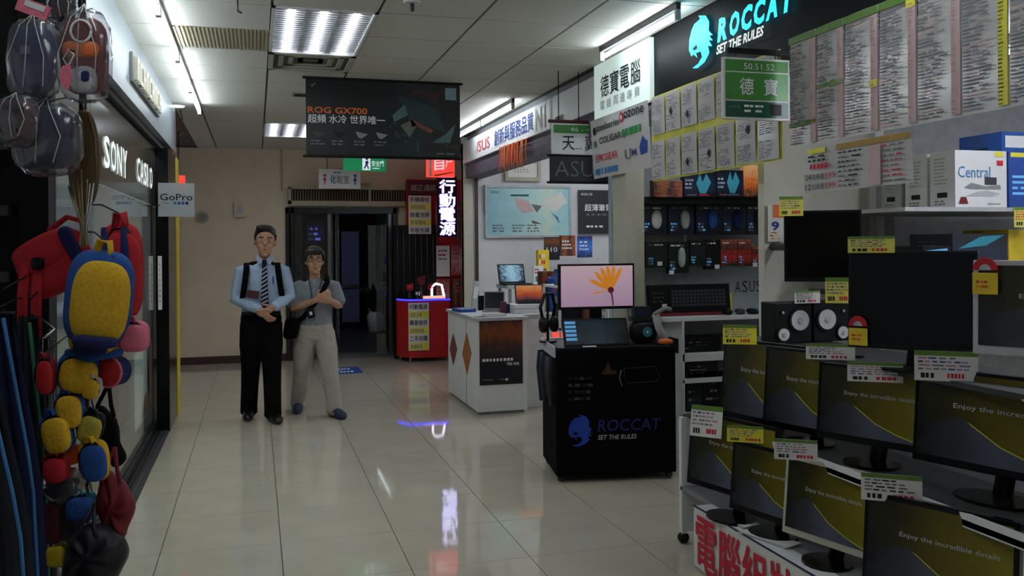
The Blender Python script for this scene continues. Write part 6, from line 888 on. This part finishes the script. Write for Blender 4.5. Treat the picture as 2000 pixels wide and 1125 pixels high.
for i, (L, R_, m, lb, hh) in enumerate(((1768, 1800, 'game_box', 'small orange printed box at the end of the lower board', .1), (1803, 1858, 'near_black', 'black box with a blue picture card on the lower board', .14), (1860, 1968, 'blue_pack', 'long dark box with teal swoosh on the lower board', .2), (1970, 2040, 'yellow', 'yellow and black box at the right frame edge', .22))):
    x = onY(L, 470, 3.6).x; w = onY(R_, 470, 3.6).x - x; carton(lb, x, 3.6, zl2 + .001, w, hh + .1, .3, m, (lambda b, f, w, h: (b.poly(f, [(w * .1, h * .4), (w * .9, h * .45), (w * .85, h * .95), (w * .02, h * .9)], 'list_blue', .002), b.rows(f, w * .2, h * .1, w * .9, h * .3, 2, ['white_print'], z=.002))) if i == 1 else ((lambda b, f, w, h: (b.rows(f, w * .1, h * .4, w * .9, h * .56, 1, ['list_blue'], z=.002, words=(6, 6), fill=.7), b.poly(f, [(w * .1, h * .75), (w * .5, h * .95), (w * .95, h * .98), (w * .6, h * .8)], 'plush_teal', .002), b.rows(f, w * .1, h * .15, w * .8, h * .3, 2, ['ink_grey'], z=.002))) if i == 2 else None))
# ------------------------------------------------------------------ people
def chain(b, pts, rad, m, ref=None, n=14): b.tube(W, pts, rad, m, n, ref=ref)
def finger(b, base, d1, d2, L, r, m): p1 = base + d1 * L * .5; p2 = p1 + (d1 + d2).normalized() * L * .3; p3 = p2 + d2 * L * .25; b.tube(W, [base, p1, p2, p3], [r, r * .95, r * .85, r * .7], m, 8)
def hand(b, wrist, d, side, nrm, m='skin', curl=.5, spread=.2):
    """palm from the wrist along d; side points to the thumb; nrm is the palm normal the fingers curl towards"""
    d = V(d).normalized(); side = V(side); side = (side - d * side.dot(d)).normalized(); nrm = V(nrm); nrm = (nrm - d * nrm.dot(d) - side * nrm.dot(side)).normalized(); wr = V(wrist)
    b.tube(W, [wr - d * .02, wr + d * .03, wr + d * .07, wr + d * .085], [(.026, .02), (.036, .019), (.041, .017), (.036, .013)], m, 12, ref=tuple(side))
    for i, (o, L) in enumerate(((.030, .072), (.010, .080), (-.010, .075), (-.030, .058))):
        d1 = (d + side * spread * (1.5 - i) * .25 + nrm * curl * .5).normalized(); d2 = (d * (1 - curl) + nrm * curl * 1.6).normalized(); finger(b, wr + d * .08 + side * o, d1, d2, L, .0088, m)
    finger(b, wr + d * .025 + side * .034, (side * .8 + d * .7 + nrm * .2).normalized(), (d + nrm * .4 + side * .1).normalized(), .065, .0105, m)
def head(T, c, s, hair_style, glasses=False, yaw=0.0, tilt=0.0):
    """c: head centre; faces -Y"""
    r = V((math.cos(yaw), math.sin(yaw), 0)); u = V((math.sin(tilt), 0, math.cos(tilt))); r = (r - u * r.dot(u)).normalized(); f = Fr(c, r, u)       # f.n points out of the face
    def P(x, y, z): return f.p(x * s, y * s, z * s)
    g = Fr(c, r, u); b = HEADB
    b.blob(g, (0, .02 * s, -.012 * s), (.073 * s, .098 * s, .092 * s), 'skin', .95, 1, 20, 14)
    b.blob(g, (0, -.052 * s, .014 * s), (.052 * s, .062 * s, .066 * s), 'skin', .9, .95, 16, 10)
    b.blob(g, (0, -.014 * s, .083 * s), (.0125 * s, .02 * s, .018 * s), 'skin', 1, 1, 10, 8); b.blob(g, (0, .012 * s, .076 * s), (.009 * s, .025 * s, .012 * s), 'skin', 1, 1, 10, 8)
    for q in (-1, 1): b.blob(g, (q * .074 * s, -.005 * s, -.012 * s), (.009 * s, .03 * s, .018 * s), 'skin', 1, 1, 10, 8); b.blob(g, (q * .03 * s, -.035 * s, .055 * s), (.022 * s, .02 * s, .016 * s), 'skin', 1, 1, 10, 8)
    b.blob(g, (0, -.098 * s, .06 * s), (.022 * s, .016 * s, .016 * s), 'skin', 1, 1, 10, 8)
    for q in (-1, 1):
        e = MB(); e.blob(g, (q * .03 * s, .012 * s, .0715 * s), (.0135 * s, .0055 * s, .006 * s), 'white', 1, 1, 12, 8); e.blob(g, (q * .03 * s, .012 * s, .0745 * s), (.006 * s, .0055 * s, .004 * s), 'eye_dark', 1, 1, 10, 6); e.build('eye', T)
        e = MB(); e.tube(g, [(q * .014 * s, .03 * s, .079 * s), (q * .03 * s, .035 * s, .077 * s), (q * .047 * s, .03 * s, .068 * s)], .0035 * s, 'hair', 6); e.build('eyebrow', T)
    e = MB(); e.tube(g, [(-.022 * s, -.056 * s, .069 * s), (0, -.059 * s, .0785 * s), (.022 * s, -.056 * s, .069 * s)], [.0035 * s, .0055 * s, .0035 * s], 'lip', 6); e.build('mouth', T)
    h = MB(); h.blob(g, (0, .058 * s, -.022 * s), (.079 * s, .072 * s, .09 * s), 'hair', .92, 1, 20, 12); h.blob(g, (0, .012 * s, -.052 * s), (.07 * s, .075 * s, .052 * s), 'hair', .9, 1, 18, 10)
    if hair_style == 'swept': h.blob(g, (-.01 * s, .098 * s, .03 * s), (.062 * s, .03 * s, .045 * s), 'hair', .8, 1, 16, 8)
    else:
        for x in (-.05, -.025, 0, .025, .05): h.tube(g, [(x * .8 * s, .105 * s - abs(x) * .35 * s, .02 * s), (x * 1.05 * s, .075 * s, .07 * s), (x * 1.15 * s, .048 * s, .078 * s)], [.02 * s, .02 * s, .008 * s], 'hair', 8)
        for q in (-1, 1): h.tube(g, [(q * .06 * s, .08 * s, .02 * s), (q * .076 * s, .03 * s, .03 * s), (q * .078 * s, -.01 * s, .022 * s)], [.022 * s, .014 * s, .006 * s], 'hair', 8)
    for q in (-1, 1): h.tube(g, [(q * .07 * s, .05 * s, .012 * s), (q * .074 * s, .01 * s, .012 * s)], [.014 * s, .006 * s], 'hair', 8)
    h.build('hair', T, union=.006, smooth=2)
    if glasses:
        e = MB()
        for q in (-1, 1): e.ring_loop(g, [((q * .031 + .024 * math.cos(a * .5236)) * s, (.008 + .016 * math.sin(a * .5236)) * s, .088 * s) for a in range(12)], .0022, 'black'); e.tube(g, [(q * .055 * s, .012 * s, .086 * s), (q * .079 * s, .01 * s, .0)], .002, 'black', 6)
        e.tube(g, [(-.008 * s, .012 * s, .09 * s), (.008 * s, .012 * s, .09 * s)], .002, 'black', 6); e.build('glasses', T)
def person(label, ox, oy, J, mats, hgt, hair_style, glasses=False, yaw=0, tilt=0, short=False):
    """J: joints relative to (ox, oy); one continuous body mesh, clothes and hair as children"""
    global HEADB
    o = V((ox, oy, 0)); j = {k: o + V(v) for k, v in J.items() if isinstance(v, tuple)}; s = hgt / 1.72
    HEADB = MB(); B = HEADB
    T = thing('person', label, 'person', o)
    hd = j['head']; nk = j['neck']
    head(T, hd, s * J.get('hs', 1.18), hair_style, glasses, yaw, tilt)
    B.tube(W, [nk - V((0, 0, .06)), nk, hd - V((0, 0, .06)) + V((0, .012, 0))], [.06 * s, .052 * s, .05 * s], 'skin', 14)
    pel, chest = j['pelvis'], j['chest']
    X = (1, 0, 0)
    B.tube(W, [pel - V((0, 0, .08)), pel, pel.lerp(chest, .5), chest, nk - V((0, 0, .05))], [(.12 * s, .085 * s), (.14 * s, .09 * s), (.125 * s, .085 * s), (.15 * s, .095 * s), (.08 * s, .06 * s)], 'skin', 16, ref=X)
    for q in ('l', 'r'):
        S, E, Wr = j['sh_' + q], j['el_' + q], j['wr_' + q]
        B.tube(W, [S - V((0, 0, .035)), S.lerp(E, .5), E, E.lerp(Wr, .35), Wr], [.036 * s, .045 * s, .037 * s, .039 * s, .027 * s], 'skin', 12)
        hand(B, Wr, j['hd_' + q] - Wr, V(J['thumb_' + q]), V(J['palm_' + q]), 'skin', J.get('curl', .6))
        Hp, K, A = j['hp_' + q], j['kn_' + q], j['an_' + q]; B.tube(W, [Hp, K, A], [.08 * s, .05 * s, .035 * s], 'skin', 12); B.blob(Fr(V((A.x, A.y - .05, .04)), (1, 0, 0), (0, 0, 1)), (0, 0, 0), (.028, .022, .07), 'skin', .8)
    B.build('body', T, union=.0065, smooth=2)
    # shirt
    b = MB(); m = mats['shirt']; hem = J['hem']; pz = o + V((J['pelvis'][0], J['pelvis'][1], hem))
    b.tube(W, [pz, pz.lerp(chest, .4), pz.lerp(chest, .75), chest, chest.lerp(nk, .55), nk - V((0, 0, .035))], [(.172 * s, .115 * s), (.162 * s, .12 * s), (.168 * s, .122 * s), (.178 * s, .12 * s), (.15 * s, .09 * s), (.066 * s, .066 * s)], m, 20, ref=X)
    for q in ('l', 'r'):
        S, E, Wr = j['sh_' + q], j['el_' + q], j['wr_' + q]
        if short: b.tube(W, [S.lerp(nk, .55) - V((0, 0, .055)), S.lerp(nk, .2) - V((0, 0, .03)), S.lerp(E, .1), S.lerp(E, .45), S.lerp(E, .82)], [.035 * s, .062 * s, .07 * s, .07 * s, .078 * s], m, 14)
        else: b.tube(W, [S.lerp(nk, .55) - V((0, 0, .055)), S.lerp(nk, .2) - V((0, 0, .03)), S.lerp(E, .1), S.lerp(E, .5), E, E.lerp(Wr, .5), E.lerp(Wr, .93)], [.035 * s, .058 * s, .068 * s, .067 * s, .062 * s, .054 * s, .04 * s], m, 14)
    b.build('shirt', T, union=.008, smooth=3)
    # trousers
    b = MB(); m = mats['trousers']; top = o + V((J['pelvis'][0], J['pelvis'][1], J['waist']))
    b.tube(W, [top, pel, pel - V((0, 0, .1))], [(.165 * s, .112 * s), (.178 * s, .122 * s), (.165 * s, .115 * s)], m, 18, ref=X)
    for q in ('l', 'r'):
        Hp, K, A = j['hp_' + q], j['kn_' + q], j['an_' + q]; lk = J.get('loose', 1.0)
        b.tube(W, [Hp, Hp.lerp(K, .5), K, K.lerp(A, .5), A, A - V((0, 0, .05))], [.1 * s, .09 * s * lk, .074 * s * lk, .068 * s * lk, .066 * s * lk, .068 * s * lk], m, 16)
    b.build('trousers', T, union=.008, smooth=3)
    for q in ('l', 'r'):
        A = j['an_' + q]; z = A.z - .0; t = J.get('toe_' + q, 0); d = V((math.sin(t), -math.cos(t), 0)); b = MB(); base = V((A.x, A.y, 0)); lift = J.get('lift_' + q, 0)
        b.tube(W, [base - d * .08 + V((0, 0, .042)), base + V((0, 0, .046)), base + d * .1 + V((0, 0, .042)), base + d * .17 + V((0, 0, .034)), base + d * .205 + V((0, 0, .028))], [(.04, .042), (.046, .046), (.052, .042), (.048, .034), (.03, .024)], mats['shoe'], 14, ref=(math.cos(t), math.sin(t), 0)); b.build('shoe', T, bevel=0)
    return T, j, s
# taller man
J = dict(head=(.04, -.03, 1.625), neck=(.03, 0, 1.455), chest=(.02, 0, 1.27), pelvis=(0, 0, .92), waist=1.0, hem=.95, sh_l=(.19, 0, 1.385), sh_r=(-.16, 0, 1.385), el_l=(.245, -.03, 1.12), el_r=(-.215, -.02, 1.11), wr_l=(.10, -.19, 1.03), wr_r=(.0, -.19, 1.01),
         hd_l=(.02, -.215, .99), hd_r=(.07, -.21, .93), thumb_l=(.2, -.3, 1), thumb_r=(.6, -.6, .4), palm_l=(-.3, .9, 0), palm_r=(0, .9, -.2), curl=.55, hp_l=(.085, 0, .88), hp_r=(-.085, 0, .88), kn_l=(.09, -.07, .5), kn_r=(-.095, .02, .5), an_l=(.095, -.1, .1), an_r=(-.115, .13, .1), toe_l=.25, toe_r=-.05, loose=1.12)
MATS_M = dict(shirt='shirt_blue', trousers='trouser_black', shoe='shoe_black')
T, j, s = person('man in light blue shirt and striped tie with clasped hands', .045, 8.38, J, MATS_M, 1.775, 'swept', tilt=.05)
o = V((.045, 8.38, 0)); f = Fr(o, (1, 0, 0), (0, 0, 1))
b = MB(); TF = Fr(o + V((.03, -.15, 1.06)), (1, 0, .02), (0, .1, 1)); hT = .36; b.prism(TF, [(-.035, 0), (0, -.045), (.037, 0), (.022, hT), (-.02, hT)], 0, .01, 'navy_cloth'); tie = b.build('tie', T); b = MB()
for i in range(9): y = .01 + hT * i / 9.5; ww = .033 - .012 * i / 9; b.poly(TF, [(-ww, y - .012), (ww, y + .02), (ww, y + .034), (-ww, y + .002)], 'light_grey', .0115)
b.build('stripe', tie); b = MB(); b.blob(Fr(o + V((.032, -.09, 1.44)), (1, 0, 0), (0, 0, 1)), (0, 0, 0), (.024, .024, .018), 'navy_cloth', .7); b.build('tie_knot', T)
for q in (-1, 1): b = MB(); b.prism(Fr(o + V((.032, -.088, 1.445)), (1, 0, 0), (0, .3, 1)), [(0, 0), (q * .05, -.03), (q * .078, .03), (q * .062, .062)], 0, .01, 'shirt_blue'); b.build('collar', T)
for x, q in ((-.125, -1), (.15, 1)): b = MB(); b.tube(W, [o + V((x, .1, 1.33)), o + V((x, .05, 1.405)), o + V((x, -.01, 1.428)), o + V((x - .0, -.09, 1.375)), o + V((x + q * .012, -.128, 1.27)), o + V((x + q * .03, -.13, 1.15)), o + V((x + q * .05, -.03, 1.05))], [(.026, .009)] * 7, 'black_fabric', 8, ref=(1, 0, 0)); b.build('backpack_strap', T)
b = MB(); b.blob(Fr(o + V((.01, .2, 1.2)), (1, 0, 0), (0, 0, 1)), (0, 0, 0), (.19, .25, .09), 'black_fabric', .6, .7); K = b.build('backpack', label='black backpack on the back of the taller man', cat='backpack')
b = MB(); b.box(Fr(o + V((-.13, -.16, 1.13)), (1, .1, -.2), (.2, 0, 1)), 0, 0, 0, .105, .07, .02, 'maroon'); b.build('pouch', label='small dark pouch tucked under the taller man\'s forearm', cat='pouch', bevel=.006)
b = MB(); XB(b, .045 - .17, 8.255, .965, .045 + .17, 8.27, .995, 'black'); b.build('belt', T); b = MB(); b.box(f, .1, 1.24, .125, .112, 1.31, .135, 'blue'); b.build('pen', T)
# shorter man
J = dict(head=(-.005, -.04, 1.445), neck=(.0, 0, 1.3), chest=(.0, 0, 1.12), pelvis=(.0, 0, .82), waist=.87, hem=.80, sh_l=(.17, 0, 1.225), sh_r=(-.17, 0, 1.225), el_l=(.225, -.03, 1.01), el_r=(-.2, -.04, 1.0), wr_l=(.13, -.22, 1.075), wr_r=(.0, -.22, 1.09),
         hd_l=(.04, -.25, 1.10), hd_r=(.08, -.25, 1.13), thumb_l=(0, -.3, 1), thumb_r=(0, -.3, 1), palm_l=(-.5, .6, .2), palm_r=(.3, .7, -.3), curl=.8, hp_l=(.085, 0, .78), hp_r=(-.085, 0, .78), kn_l=(.115, -.13, .45), kn_r=(-.12, .06, .44), an_l=(.155, -.17, .1), an_r=(-.15, .24, .1), toe_l=.35, toe_r=-.1, loose=1.2)
T, j, s = person('shorter man in grey T-shirt and beige trousers with shoulder bag', .535, 8.48, J, dict(shirt='tee_grey', trousers='trouser_beige', shoe='shoe_navy'), 1.6, 'fringe', True, short=True)
o = V((.535, 8.48, 0))
SB = thing('shoulder_bag', 'black shoulder bag at the hip of the shorter man', 'bag', o + V((-.21, -.02, .7))); b = MB(); b.blob(Fr(o + V((-.22, -.03, .82)), (1, 0, 0), (.15, 0, 1)), (0, 0, 0), (.07, .1, .12), 'black_fabric', .5, .6); b.build('body', SB)
b = MB(); b.tube(W, [o + V(p) for p in ((.1, .1, 1.2), (.115, .04, 1.285), (.115, -.02, 1.302), (.11, -.085, 1.25), (.06, -.13, 1.16), (-.03, -.135, 1.03), (-.12, -.13, .92), (-.2, -.06, .86))], [(.024, .007)] * 8, 'black_fabric', 8, ref=(.7, 0, -.7)); b.build('strap', SB)
LY = thing('lanyard', 'black lanyard with ID badge round the neck of the shorter man', 'lanyard', o + V((-.04, -.14, .95)))
for q in (-1, 1): b = MB(); b.tube(W, [o + V((q * .062, .02, 1.31)), o + V((q * .06, -.09, 1.27)), o + V((q * .03 - .01, -.135, 1.14)), o + V((-.03, -.145, 1.0))], .004, 'near_black', 6); b.build('cord', LY)
b = MB(); b.box(Fr(o + V((-.07, -.155, .91)), (1, 0, .25), (-.25, 0, 1)), 0, 0, 0, .065, .095, .006, 'black'); b.build('badge', LY, bevel=.002); b = MB(); b.quad(Fr(o + V((-.07, -.155, .91)), (1, 0, .25), (-.25, 0, 1)), .02, .03, .045, .062, 'white_print', .0075); b.build('badge_print', LY)
